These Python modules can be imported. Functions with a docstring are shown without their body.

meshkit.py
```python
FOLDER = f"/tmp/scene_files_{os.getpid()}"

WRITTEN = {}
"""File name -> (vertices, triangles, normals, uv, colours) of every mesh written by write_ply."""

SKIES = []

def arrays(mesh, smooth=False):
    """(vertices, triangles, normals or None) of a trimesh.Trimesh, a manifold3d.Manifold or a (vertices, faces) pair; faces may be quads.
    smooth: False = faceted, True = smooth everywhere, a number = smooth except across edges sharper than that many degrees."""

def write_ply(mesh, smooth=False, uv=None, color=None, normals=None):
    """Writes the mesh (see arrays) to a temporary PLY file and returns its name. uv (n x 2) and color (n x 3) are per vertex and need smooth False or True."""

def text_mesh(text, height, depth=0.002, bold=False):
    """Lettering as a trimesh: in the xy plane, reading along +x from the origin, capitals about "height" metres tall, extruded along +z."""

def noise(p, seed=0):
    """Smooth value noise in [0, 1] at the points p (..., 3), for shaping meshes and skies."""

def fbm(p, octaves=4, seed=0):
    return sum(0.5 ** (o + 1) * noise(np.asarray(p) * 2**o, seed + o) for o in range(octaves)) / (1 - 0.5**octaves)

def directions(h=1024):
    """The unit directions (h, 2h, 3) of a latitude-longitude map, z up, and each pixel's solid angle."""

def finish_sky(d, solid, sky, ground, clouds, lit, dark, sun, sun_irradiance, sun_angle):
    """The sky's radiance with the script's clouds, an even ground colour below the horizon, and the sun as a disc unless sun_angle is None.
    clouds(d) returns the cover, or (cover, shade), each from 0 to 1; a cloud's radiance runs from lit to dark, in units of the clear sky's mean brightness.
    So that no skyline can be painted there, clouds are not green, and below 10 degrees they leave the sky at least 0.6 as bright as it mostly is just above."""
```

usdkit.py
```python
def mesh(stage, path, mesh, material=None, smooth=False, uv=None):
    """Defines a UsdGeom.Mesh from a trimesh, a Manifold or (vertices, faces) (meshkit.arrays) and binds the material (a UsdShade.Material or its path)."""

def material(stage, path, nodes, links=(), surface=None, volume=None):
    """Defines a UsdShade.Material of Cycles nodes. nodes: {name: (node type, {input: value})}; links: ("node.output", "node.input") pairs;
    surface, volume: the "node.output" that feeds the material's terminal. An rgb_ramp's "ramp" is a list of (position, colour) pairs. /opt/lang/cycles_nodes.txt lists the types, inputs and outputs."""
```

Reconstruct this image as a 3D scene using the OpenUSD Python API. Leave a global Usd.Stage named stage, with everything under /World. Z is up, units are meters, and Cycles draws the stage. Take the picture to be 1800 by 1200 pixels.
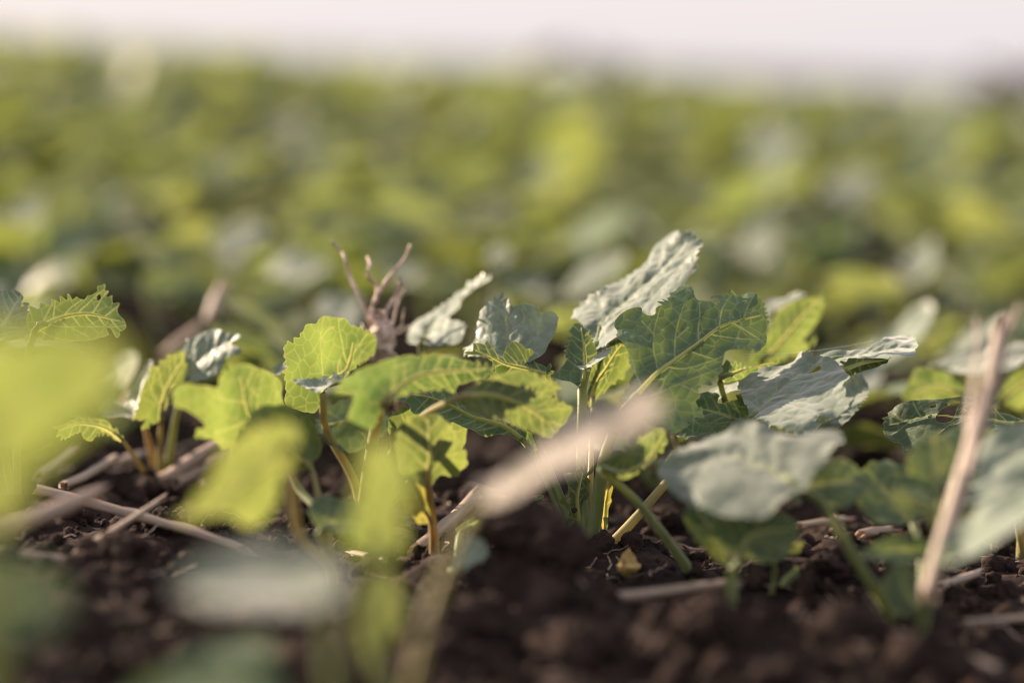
import math, random
import numpy as np
import trimesh, shapely
from shapely.geometry import Polygon, Point, LineString
from shapely import affinity
from scipy.spatial import Delaunay, cKDTree
from pxr import Usd, UsdGeom, UsdLux, UsdShade, Gf, Sdf, Vt
import usdkit, meshkit

stage = Usd.Stage.CreateInMemory()
UsdGeom.SetStageUpAxis(stage, UsdGeom.Tokens.z)
UsdGeom.SetStageMetersPerUnit(stage, 1.0)
UsdGeom.Xform.Define(stage, '/World')

# ------------------------------------------------------------------ camera, sky, sun, exposure
CAM_H, FPX, FOCUS = 0.18, 4250.0, 0.91          # height of the lens, focal length in pixels of an 1800 wide picture, focus
PITCH, ROLL = math.atan((600 - 112) / FPX), math.radians(2.39)
EXPOSURE, FSTOP = 1.70, 2.8
SUN_AZ, SUN_EL = math.radians(-58), math.radians(19)
SUN_POWER, SKY_POWER = 1.25, 0.10
fwd = np.array([0, math.cos(PITCH), -math.sin(PITCH)])
R0, U0 = np.array([1.0, 0, 0]), np.array([0, math.sin(PITCH), math.cos(PITCH)])
right = math.cos(ROLL) * R0 + math.sin(ROLL) * U0
up = math.cos(ROLL) * U0 - math.sin(ROLL) * R0
EYE = np.array([0, 0, CAM_H])
cam = UsdGeom.Camera.Define(stage, '/World/camera')
M = Gf.Matrix4d(*right, 0, *up, 0, *(-fwd), 0, *EYE, 1)
cam.AddTransformOp().Set(M)
cam.CreateFocalLengthAttr(85.0); cam.CreateHorizontalApertureAttr(36.0)
cam.CreateFStopAttr(FSTOP); cam.CreateFocusDistanceAttr(FOCUS)
cam.CreateClippingRangeAttr((0.02, 5000.0)); cam.CreateExposureAttr(EXPOSURE)

SUN = np.array([math.sin(SUN_AZ) * math.cos(SUN_EL), math.cos(SUN_AZ) * math.cos(SUN_EL), math.sin(SUN_EL)])
sun = UsdLux.DistantLight.Define(stage, '/World/sun')
zx = SUN; xx = np.cross([0, 0, 1], zx); xx /= np.linalg.norm(xx); yy = np.cross(zx, xx)
sun.AddTransformOp().Set(Gf.Matrix4d(*xx, 0, *yy, 0, *zx, 0, 0, 0, 0, 1))
sun.CreateIntensityAttr(SUN_POWER); sun.CreateAngleAttr(0.5); sun.CreateNormalizeAttr(True) if hasattr(sun, 'CreateNormalizeAttr') else None
sun.CreateColorAttr(Gf.Vec3f(1.0, 0.78, 0.59))
dome = UsdLux.DomeLight.Define(stage, '/World/sky')
skym = usdkit.material(stage, '/World/Looks/sky', {
    's': ('sky_texture', {'sky_type': 'single_scattering', 'sun_disc': False, 'sun_elevation': SUN_EL, 'sun_rotation': SUN_AZ, 'aerosol_density': 2.0}),
    'tc': ('texture_coordinate', {}), 'mp': ('mapping', {'scale': (1, 1, 5)}),
    'n': ('noise_texture', {'scale': 2.2, 'detail': 4}),
    'r': ('rgb_ramp', {'ramp': [(0.3, (0.86, 0.86, 0.86)), (0.7, (0.98, 0.98, 0.98))]}),
    'm': ('mix', {'color2': (2.66, 2.46, 2.58)}),
    'b': ('background_shader', {'strength': SKY_POWER})},
    [('tc.generated', 'mp.vector'), ('mp.vector', 'n.vector'), ('n.fac', 'r.fac'), ('r.color', 'm.fac'), ('s.color', 'm.color1'), ('m.color', 'b.color')], surface='b.background')
UsdShade.MaterialBindingAPI.Apply(dome.GetPrim()).Bind(skym)
dome.GetPrim().SetCustomDataByKey('kind', 'structure')

# ------------------------------------------------------------------ helpers
used = {}
def numbered(path):
    n = used.get(path, 0); used[path] = n + 1
    return path if n == 0 else '%s_%03d' % (path, n)
def tag(o, label=None, cat=None, group=None, kind=None):
    p = o.GetPrim() if hasattr(o, 'GetPrim') else o
    for k, v in (('label', label), ('category', cat), ('group', group), ('kind', kind)):
        if v: p.SetCustomDataByKey(k, v)
    return p
def thing(name, label, cat, loc=(0, 0, 0), group=None):
    x = UsdGeom.Xform.Define(stage, numbered('/World/' + name)); x.AddTranslateOp().Set(Gf.Vec3d(*map(float, loc)))
    tag(x, label, cat, group); x.loc = np.array(loc, float)
    return x
def obj(name, mesh, mat, parent=None, smooth=True, attrs=None, off=None):
    """One Mesh; parent is a prim (its own offset, off, is taken out of the points)."""
    base = '/World' if parent is None else str(parent.GetPath())
    v, f = np.array(mesh[0] if isinstance(mesh, tuple) else mesh.vertices), np.array(mesh[1] if isinstance(mesh, tuple) else mesh.faces)
    if off is not None: v = v - off
    m = usdkit.mesh(stage, numbered(base + '/' + name), (v, f), MAT[mat], smooth=smooth)
    for k, a in (attrs or {}).items():
        UsdGeom.PrimvarsAPI(m).CreatePrimvar(k, Sdf.ValueTypeNames.FloatArray, 'vertex').Set(Vt.FloatArray.FromNumpy(np.asarray(a, np.float32)))
    return m
def ray(px, py):
    return right * ((px - 900) / FPX) + up * ((600 - py) / FPX) + fwd
def at(px, py, d):                       # the point that lies d metres along the view axis
    return EYE + ray(px, py) * d
def on_ground(px, py, z=0.0):
    r = ray(px, py); t = (z - CAM_H) / r[2]
    return EYE + r * t
def depth_of(P): return float((np.asarray(P) - EYE) @ fwd)
def catmull(P, n=8, closed=True):
    P = np.asarray(P, float); m = len(P); out = []
    idx = lambda i: P[i % m] if closed else P[min(max(i, 0), m - 1)]
    for i in range(m if closed else m - 1):
        a, b, c, d = idx(i - 1), idx(i), idx(i + 1), idx(i + 2)
        for t in np.arange(n) / n:
            out.append(0.5 * (2 * b + (c - a) * t + (2 * a - 5 * b + 4 * c - d) * t * t + (3 * b - a - 3 * c + d) * t ** 3))
    if not closed: out.append(P[-1])
    return np.array(out)
def resample(P, step, closed=False):
    P = np.asarray(P, float)
    if closed: P = np.vstack([P, P[:1]])
    s = np.r_[0, np.cumsum(np.linalg.norm(np.diff(P, axis=0), axis=1))]
    n = max(2, int(s[-1] / step) + 1)
    t = np.linspace(0, s[-1], n, endpoint=not closed)
    return np.stack([np.interp(t, s, P[:, k]) for k in range(P.shape[1])], 1)
def tube(P, R, sides=8, cap=True, squash=1.0, side=None):
    P = np.asarray(P, float); n = len(P); R = np.broadcast_to(np.asarray(R, float), (n,))
    T = np.gradient(P, axis=0); T /= np.maximum(np.linalg.norm(T, axis=1, keepdims=True), 1e-12)
    ref = np.array([0.13, 0.21, 0.97]) if side is None else side
    N = ref - T * (T @ ref)[:, None]; N /= np.maximum(np.linalg.norm(N, axis=1, keepdims=True), 1e-9)
    B = np.cross(T, N)
    a = np.arange(sides) / sides * 2 * np.pi
    V = P[:, None] + R[:, None, None] * (np.cos(a)[None, :, None] * N[:, None] * squash + np.sin(a)[None, :, None] * B[:, None])
    V = V.reshape(-1, 3); F = []
    i = np.arange(n - 1)[:, None] * sides; j = np.arange(sides)[None]; k = (j + 1) % sides
    F = np.concatenate([np.stack([i + j, i + k, i + sides + k], -1).reshape(-1, 3), np.stack([i + j, i + sides + k, i + sides + j], -1).reshape(-1, 3)])
    if cap:
        V = np.vstack([V, P[0], P[-1]])
        jj = np.arange(sides); kk = (jj + 1) % sides
        F = np.vstack([F, np.stack([kk, jj, np.full(sides, n * sides)], 1), np.stack([(n - 1) * sides + jj, (n - 1) * sides + kk, np.full(sides, n * sides + 1)], 1)])
    return V, F[:, ::-1]
def join(parts):
    vs, fs, n = [], [], 0
    for v, f in parts: vs.append(v); fs.append(np.asarray(f) + n); n += len(v)
    return np.vstack(vs), np.vstack(fs)

# ------------------------------------------------------------------ materials
MAT = {}
def leaf_material(name, lo, hi, vein, trans, tvein, fac, bloom=0.5, spec=0.42, rough=0.54):
    MAT[name] = usdkit.material(stage, '/World/Looks/' + name, {
        'g': ('geometry', {}), 'oi': ('object_info', {}),
        'n': ('noise_texture', {'scale': 45, 'detail': 4, 'roughness': 0.6}), 'r': ('rgb_ramp', {'ramp': [(0.32, lo), (0.66, hi)]}),
        'sp': ('noise_texture', {'scale': 420, 'detail': 2}), 'spr': ('rgb_ramp', {'ramp': [(0.68, (0, 0, 0)), (0.76, (0.5, 0.5, 0.5))]}),
        'spm': ('mix', {'color2': (0.34, 0.33, 0.28)}),
        'v': ('attribute', {'attribute': 'vein'}), 'm': ('mix', {'color2': vein}),
        'tr': ('rgb_ramp', {'ramp': [(0.30, tuple(0.62 * c for c in trans)), (0.70, trans)]}), 'tm': ('mix', {'color2': tvein}),
        'hv': ('map_range', {'from_min': 0.0, 'from_max': 1.0, 'to_min': 0.72, 'to_max': 1.2}), 'hs': ('hsv', {}),
        'hh': ('map_range', {'from_min': 0.0, 'from_max': 1.0, 'to_min': 0.492, 'to_max': 0.522}), 'h2': ('hsv', {'saturation': 0.95}),
        'th': ('attribute', {'attribute': 'thick'}), 'thm': ('mix', {'mix_type': 'multiply', 'fac': 1.0}), 'thr': ('rgb_ramp', {'ramp': [(0.0, (1, 1, 1)), (1.0, (0.26, 0.36, 0.34))]}),
        'pn': ('noise_texture', {'scale': 150, 'detail': 5, 'roughness': 0.7}), 'rr': ('map_range', {'from_min': 0.35, 'from_max': 0.65, 'to_min': rough - 0.16, 'to_max': rough + 0.12}),
        'bl': ('rgb_ramp', {'ramp': [(0.42, (0.80, 0.84, 0.76)), (0.60, (1.14, 1.12, 1.13))]}), 'blm': ('mix', {'mix_type': 'multiply', 'fac': 1.0}),
        'b1': ('noise_texture', {'scale': 900, 'detail': 3}), 'bp': ('bump', {'strength': 0.25, 'distance': 0.0006}),
        'p': ('principled_bsdf', {'roughness': rough, 'specular_ior_level': spec, 'sheen_weight': bloom, 'sheen_roughness': 0.45, 'sheen_tint': (0.95, 0.95, 0.92)}),
        't': ('translucent_bsdf', {}), 'mx': ('mix_closure', {'fac': fac})},
        [('g.position', 'n.vector'), ('g.position', 'sp.vector'), ('g.position', 'b1.vector'), ('n.fac', 'r.fac'), ('n.fac', 'tr.fac'), ('sp.fac', 'spr.fac'), ('spr.color', 'spm.fac'), ('r.color', 'spm.color1'),
         ('oi.random', 'hv.value'), ('hv.result', 'hs.value'), ('spm.color', 'hs.color'),
         ('v.fac', 'm.fac'), ('hs.color', 'm.color1'), ('v.fac', 'tm.fac'), ('tr.color', 'thm.color1'), ('th.fac', 'thr.fac'), ('thr.color', 'thm.color2'), ('oi.random', 'hh.value'), ('hh.result', 'h2.hue'), ('thm.color', 'h2.color'), ('h2.color', 'tm.color1'), ('g.position', 'pn.vector'), ('pn.fac', 'rr.value'), ('rr.result', 'p.roughness'), ('pn.fac', 'bl.fac'), ('bl.color', 'blm.color2'), ('m.color', 'blm.color1'), ('blm.color', 'p.base_color'), ('tm.color', 't.color'),
         ('b1.fac', 'bp.height'), ('bp.normal', 'p.normal'), ('p.BSDF', 'mx.closure1'), ('t.BSDF', 'mx.closure2')], surface='mx.closure')
leaf_material('waxy_leaf', (0.095, 0.138, 0.105), (0.160, 0.205, 0.165), (0.215, 0.255, 0.180), (0.17, 0.22, 0.04), (0.34, 0.36, 0.12), 0.22, 0.6)
leaf_material('green_leaf', (0.042, 0.088, 0.042), (0.078, 0.140, 0.068), (0.26, 0.31, 0.14), (0.22, 0.27, 0.025), (0.44, 0.44, 0.13), 0.34, 0.22)
leaf_material('thin_leaf', (0.066, 0.105, 0.040), (0.110, 0.150, 0.062), (0.22, 0.24, 0.09), (0.250, 0.318, 0.045), (0.42, 0.42, 0.13), 0.50, 0.28)
leaf_material('dry_leaf', (0.31, 0.265, 0.225), (0.42, 0.365, 0.315), (0.5, 0.43, 0.36), (0.42, 0.32, 0.20), (0.5, 0.4, 0.3), 0.25, 0.2)
leaf_material('yellowed_leaf', (0.20, 0.18, 0.035), (0.30, 0.24, 0.05), (0.34, 0.31, 0.11), (0.52, 0.42, 0.04), (0.55, 0.45, 0.12), 0.46, 0.25)

def stem_material(name, a, b, t, fac):
    MAT[name] = usdkit.material(stage, '/World/Looks/' + name, {
        'g': ('geometry', {}), 'n': ('noise_texture', {'scale': 130, 'detail': 4}), 'r': ('rgb_ramp', {'ramp': [(0.3, a), (0.7, b)]}),
        'b1': ('noise_texture', {'scale': 1500, 'detail': 2}), 'bp': ('bump', {'strength': 0.3, 'distance': 0.0005}),
        'p': ('principled_bsdf', {'roughness': 0.45, 'specular_ior_level': 0.4, 'sheen_weight': 0.2}), 't': ('translucent_bsdf', {'color': t}), 'mx': ('mix_closure', {'fac': fac})},
        [('g.position', 'n.vector'), ('g.position', 'b1.vector'), ('b1.fac', 'bp.height'), ('bp.normal', 'p.normal'), ('n.fac', 'r.fac'), ('r.color', 'p.base_color'), ('p.BSDF', 'mx.closure1'), ('t.BSDF', 'mx.closure2')], surface='mx.closure')
stem_material('stem_green', (0.12, 0.17, 0.06), (0.24, 0.29, 0.13), (0.5, 0.5, 0.10), 0.3)
stem_material('midrib_pale', (0.27, 0.33, 0.16), (0.36, 0.41, 0.22), (0.80, 0.78, 0.24), 0.55)
stem_material('stem_yellow', (0.22, 0.21, 0.075), (0.34, 0.31, 0.14), (0.52, 0.44, 0.11), 0.35)
stem_material('stem_orange', (0.27, 0.20, 0.06), (0.38, 0.28, 0.10), (0.52, 0.37, 0.08), 0.35)

def plain(name, ramp, scale=60, rough=0.8, bump=0.4, bdist=0.001, bscale=500, stretch=None, spec=0.3, trans=None):
    nodes = {'g': ('geometry', {}), 'tc': ('texture_coordinate', {}), 'mp': ('mapping', {'scale': stretch or (1, 1, 1)}),
             'n': ('noise_texture', {'scale': scale, 'detail': 6, 'roughness': 0.65}), 'r': ('rgb_ramp', {'ramp': ramp}),
             'b1': ('noise_texture', {'scale': bscale, 'detail': 5, 'roughness': 0.7}), 'bp': ('bump', {'strength': bump, 'distance': bdist}),
             'p': ('principled_bsdf', {'roughness': rough, 'specular_ior_level': spec})}
    links = [('tc.object' if stretch else 'g.position', 'mp.vector'), ('mp.vector', 'n.vector'), ('mp.vector', 'b1.vector'), ('n.fac', 'r.fac'), ('r.color', 'p.base_color'), ('b1.fac', 'bp.height'), ('bp.normal', 'p.normal')]
    s = 'p.BSDF'
    if trans:
        nodes['t'] = ('translucent_bsdf', {'color': trans}); nodes['mx'] = ('mix_closure', {'fac': 0.3})
        links += [('p.BSDF', 'mx.closure1'), ('t.BSDF', 'mx.closure2')]; s = 'mx.closure'
    MAT[name] = usdkit.material(stage, '/World/Looks/' + name, nodes, links, surface=s)
plain('soil', [(0.30, (0.009, 0.0062, 0.0056)), (0.50, (0.024, 0.0155, 0.013)), (0.74, (0.072, 0.047, 0.037))], 70, 0.95, 0.8, 0.003, 420, spec=0.15)
plain('clod', [(0.30, (0.010, 0.0068, 0.006)), (0.50, (0.027, 0.017, 0.014)), (0.74, (0.082, 0.053, 0.041))], 110, 0.95, 0.9, 0.002, 700, spec=0.15)
plain('straw', [(0.30, (0.24, 0.18, 0.14)), (0.50, (0.43, 0.345, 0.28)), (0.70, (0.58, 0.49, 0.41))], 9, 0.5, 0.5, 0.0006, 60, (1, 60, 60), 0.4, (0.5, 0.36, 0.22))
plain('root', [(0.30, (0.16, 0.11, 0.085)), (0.70, (0.58, 0.47, 0.39))], 220, 0.75, 0.5, 0.0006, 900)
plain('husk', [(0.30, (0.26, 0.17, 0.05)), (0.70, (0.45, 0.33, 0.13))], 220, 0.6, 0.4, 0.0006, 900)
plain('bark', [(0.30, (0.06, 0.045, 0.035)), (0.70, (0.13, 0.10, 0.08))], 3, 0.9, 0.5, 0.05, 9)
plain('silk', [(0.3, (0.6, 0.55, 0.5)), (0.7, (0.8, 0.75, 0.7))], 100, 0.3, 0.0, 0.0005, 900, spec=0.8)

# ------------------------------------------------------------------ the ground
MOUNDS = [(*(at(px, py, d)[:2]), mh, ms) for px, py, d, mh, ms in ((930, 1005, 0.80, 0.025, 0.015), (1000, 1040, 0.79, 0.010, 0.013), (1240, 1150, 0.75, 0.009, 0.02), (1520, 1130, 0.74, 0.010, 0.022), (300, 960, 0.90, 0.006, 0.02), (200, 1050, 0.80, 0.006, 0.03), (1440, 1030, 0.87, 0.008, 0.02), (770, 1120, 0.75, 0.008, 0.02), (1030, 972, 0.905, 0.004, 0.012), (1226, 1018, 0.87, 0.004, 0.010), (1575, 1092, 0.82, 0.004, 0.011), (640, 915, 0.95, 0.004, 0.012), (762, 982, 0.88, 0.004, 0.010))]
def G(x, y):
    x, y = np.asarray(x, float), np.asarray(y, float)
    p = np.stack([x, y, np.zeros_like(x)], -1)
    near = 1 / (1 + (np.hypot(x, y - 0.9) / 6.0) ** 2)
    h = 0.013 * (meshkit.fbm(p * 14, 4, 3) - 0.5)
    c = meshkit.noise(p * 55, 11); h = h + 0.006 * np.maximum(c - 0.45, 0) * 2
    h = h + 0.0035 * (meshkit.fbm(p * 160, 3, 7) - 0.5)
    far = meshkit.fbm(p * 0.012, 2, 5) - 0.5
    r = np.hypot(x, y)
    t = np.clip((y - 1.2) / 2.0, 0, 1); rise = (0.100 - 0.020 * np.clip(x, -2, 2) + 0.010 * (meshkit.noise(np.stack([x * 1.3, y * 0.9, x * 0], -1), 21) - 0.5)) * t * t * (3 - 2 * t)
    drop = -np.minimum(np.clip(y - 3.5, 0, None) ** 2 * 0.012, 0.06 * np.clip(y - 3.5, 0, 60))
    for mx, my, mh, ms in MOUNDS: h = h + mh * np.exp(-((x - mx) ** 2 + (y - my) ** 2) / (2 * ms * ms)) * (0.75 + 0.5 * meshkit.fbm(p * 60, 3, 31))
    return h * near + rise + drop + far * 1.5 * np.clip((r - 45) / 160, 0, 1) ** 1.3 - 0.003
def axis(a, b, step, lo, hi, grow=1.16):
    mid = np.arange(a, b, step)
    def run(start, end, sgn):
        out, p, s = [], start, step
        while (p < end) if sgn > 0 else (p > end):
            s *= grow; p += sgn * s; out.append(p)
        return out
    return np.array(run(a, lo, -1)[::-1] + list(mid) + run(mid[-1], hi, 1))
gx, gy = axis(-0.30, 0.31, 0.0022, -1600, 1600), axis(0.60, 1.25, 0.0022, -900, 2600, 1.12)
XX, YY = np.meshgrid(gx, gy); nx, ny = len(gx), len(gy)
gv = np.stack([XX, YY, G(XX, YY)], -1).reshape(-1, 3)
i = (np.arange(ny - 1)[:, None] * nx + np.arange(nx - 1)[None]).ravel()
tag(obj('ground', (gv, np.concatenate([np.stack([i, i + 1, i + nx + 1], 1), np.stack([i, i + nx + 1, i + nx], 1)])), 'soil'), 'dark brown crumbly field soil between the plants', None, None, 'structure')

# ------------------------------------------------------------------ leaves
def blade_2d(poly, rib, step, seed, holes=(), teeth=0.0007, tooth=0.0042, sec=0.010, ter=0.0046, depth=1.0):
    """A leaf blade in its own plane (metres): points, triangles, vein mask, blister height, distance to edge and to midrib."""
    rng = np.random.default_rng(seed)
    ring = resample(catmull(poly, 6), step * 0.9, True)
    if teeth:
        t = np.gradient(ring, axis=0); t /= np.maximum(np.linalg.norm(t, axis=1, keepdims=True), 1e-12)
        nrm = np.stack([t[:, 1], -t[:, 0]], 1)
        s = np.arange(len(ring)) * step * 0.9
        ph = s / tooth + 3.2 * meshkit.noise(np.stack([s / 0.011, s * 0, s * 0 + seed], 1), 1)
        saw = np.where((ph % 1) < 0.72, (ph % 1) / 0.72, (1 - (ph % 1)) / 0.28) - 0.5
        amp = teeth * 2.6 * meshkit.noise(np.stack([s / 0.0085, s * 0 + seed, s * 0], 1), 2) ** 2.2
        lob = 0.0012 * (meshkit.fbm(np.stack([s / 0.006, s * 0 + seed, s * 0], 1), 3, 8) - 0.5) * (teeth / 0.0015)
        ring = ring + nrm * (saw * amp + lob)[:, None]
    shape = Polygon(ring).buffer(0)
    if shape.geom_type != 'Polygon': shape = max(shape.geoms, key=lambda q: q.area)
    for h in holes:
        hp = Polygon(catmull(h, 6)).buffer(0)
        shape = shape.difference(hp)
        if shape.geom_type != 'Polygon': shape = max(shape.geoms, key=lambda q: q.area)
    edge = [resample(np.array(r.coords)[:-1], step, True) for r in [shape.exterior] + list(shape.interiors)]
    edge_pts = np.vstack(edge)
    x0, y0, x1, y1 = shape.bounds
    xs, ys = np.meshgrid(np.arange(x0, x1, step), np.arange(y0, y1, step * 0.866))
    xs = xs + (np.arange(xs.shape[0]) % 2)[:, None] * step / 2
    q = np.stack([xs.ravel(), ys.ravel()], 1) + rng.normal(0, step * 0.08, (xs.size, 2))
    q = q[shapely.contains_xy(shape, q[:, 0], q[:, 1])]
    et = cKDTree(edge_pts)
    if len(q): q = q[et.query(q)[0] > step * 0.55]
    pts = np.vstack([edge_pts, q]) if len(q) else edge_pts
    tri = Delaunay(pts).simplices
    c = pts[tri].mean(1)
    tri = tri[shapely.contains_xy(shape.buffer(step * 0.05), c[:, 0], c[:, 1])]
    a = np.cross(pts[tri[:, 1]] - pts[tri[:, 0]], pts[tri[:, 2]] - pts[tri[:, 0]])
    tri = tri[np.abs(a) > 1e-14]; a = a[np.abs(a) > 1e-14]
    tri = np.where((a < 0)[:, None], tri[:, ::-1], tri)
    # veins
    ribp = resample(catmull(rib, 8, False), 0.0003)
    L = len(ribp) * 0.0003
    dm = cKDTree(ribp); dmid, im = dm.query(pts); frac = im / max(len(ribp) - 1, 1)
    size = math.sqrt(shape.area); sp = min(sec, max(0.004, size * 0.2))
    veins, rad, k, pos = [], [], 0, sp * 0.35
    while pos < L * 0.94:
        for sgn in ((1,) if k % 2 else (-1,)):
            j = min(int(pos / 0.0003), len(ribp) - 2); j2 = min(j + 8, len(ribp) - 1); j1 = max(j - 8, 0)
            t = ribp[j2] - ribp[j1]; ang = math.atan2(t[1], t[0]); d = ang + sgn * rng.uniform(0.75, 1.05); p = ribp[j].copy(); n = 0
            turn = -sgn * rng.uniform(10, 24)
            mine0 = len(veins); old = np.array(veins) if veins else None
            while n < 400 and shapely.contains_xy(shape, p[0], p[1]):
                if n > 14 and n % 3 == 0 and old is not None and np.min(np.abs(old - p).sum(1)) < 0.0006: break
                veins.append(p.copy()); rad.append(max(0.00016, 0.00036 * (1 - n * 0.0003 / max(size * 0.8, 0.004))))
                d += turn * 0.0003 + rng.normal(0, 0.03); p = p + 0.0003 * np.array([math.cos(d), math.sin(d)]); n += 1
                if n in (34, 62) and rng.random() < 0.6:      # a branch
                    d2, p2, m = d + rng.choice([-1, 1]) * rng.uniform(0.6, 0.9), p.copy(), 0
                    while m < 26 and shapely.contains_xy(shape, p2[0], p2[1]):
                        veins.append(p2.copy()); rad.append(0.00022); d2 += rng.normal(0, 0.05); p2 = p2 + 0.0003 * np.array([math.cos(d2), math.sin(d2)]); m += 1
        pos += sp * rng.uniform(0.45, 0.65); k += 1
    dsec = np.full(len(pts), 0.05); rsec = np.full(len(pts), 0.0003)
    if veins:
        vt = cKDTree(np.array(veins)); dsec, iv = vt.query(pts); rsec = np.array(rad)[iv]
    n = max(8, int(shape.area / ter ** 2 * 2.2))
    bx = np.stack([rng.uniform(x0 - ter, x1 + ter, n * 3), rng.uniform(y0 - ter, y1 + ter, n * 3)], 1)
    keep = []; tree = None
    for b in bx[: n * 3]:                                   # dart throwing for even cells
        if all(np.hypot(*(b - kx)) > ter * 0.72 for kx in keep[-400:]): keep.append(b)
    dd = cKDTree(np.array(keep)).query(pts, k=2)[0]; dter = (dd[:, 1] - dd[:, 0]) / 2
    dedge = et.query(pts)[0]
    w = max(step * 0.55, 0.00016)
    sm = lambda x: np.clip(x, 0, 1) ** 2 * (3 - 2 * np.clip(x, 0, 1))
    rmid = 0.0011 * (1 - 0.8 * frac)
    vein = np.maximum.reduce([sm((rmid + w - dmid) / (2 * w) + 0.1), 0.8 * sm((rsec * 0.8 + w - dsec) / (2 * w)), 0.34 * sm((0.00013 + w - dter) / (2 * w)), 0.4 * sm(1 - dedge / 0.0005)])
    h = depth * (0.0010 * (1 - np.exp(-(dsec / 0.0042) ** 1.5)) + 0.00022 * (1 - np.exp(-(dter / 0.0011) ** 1.6)) + 0.0011 * (1 - np.exp(-(dmid / 0.003) ** 1.5)))
    return pts, tri, vein, h, dedge, dmid, frac
def leaf_name(k): return 'leaf'
LSEED = [100]
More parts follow.
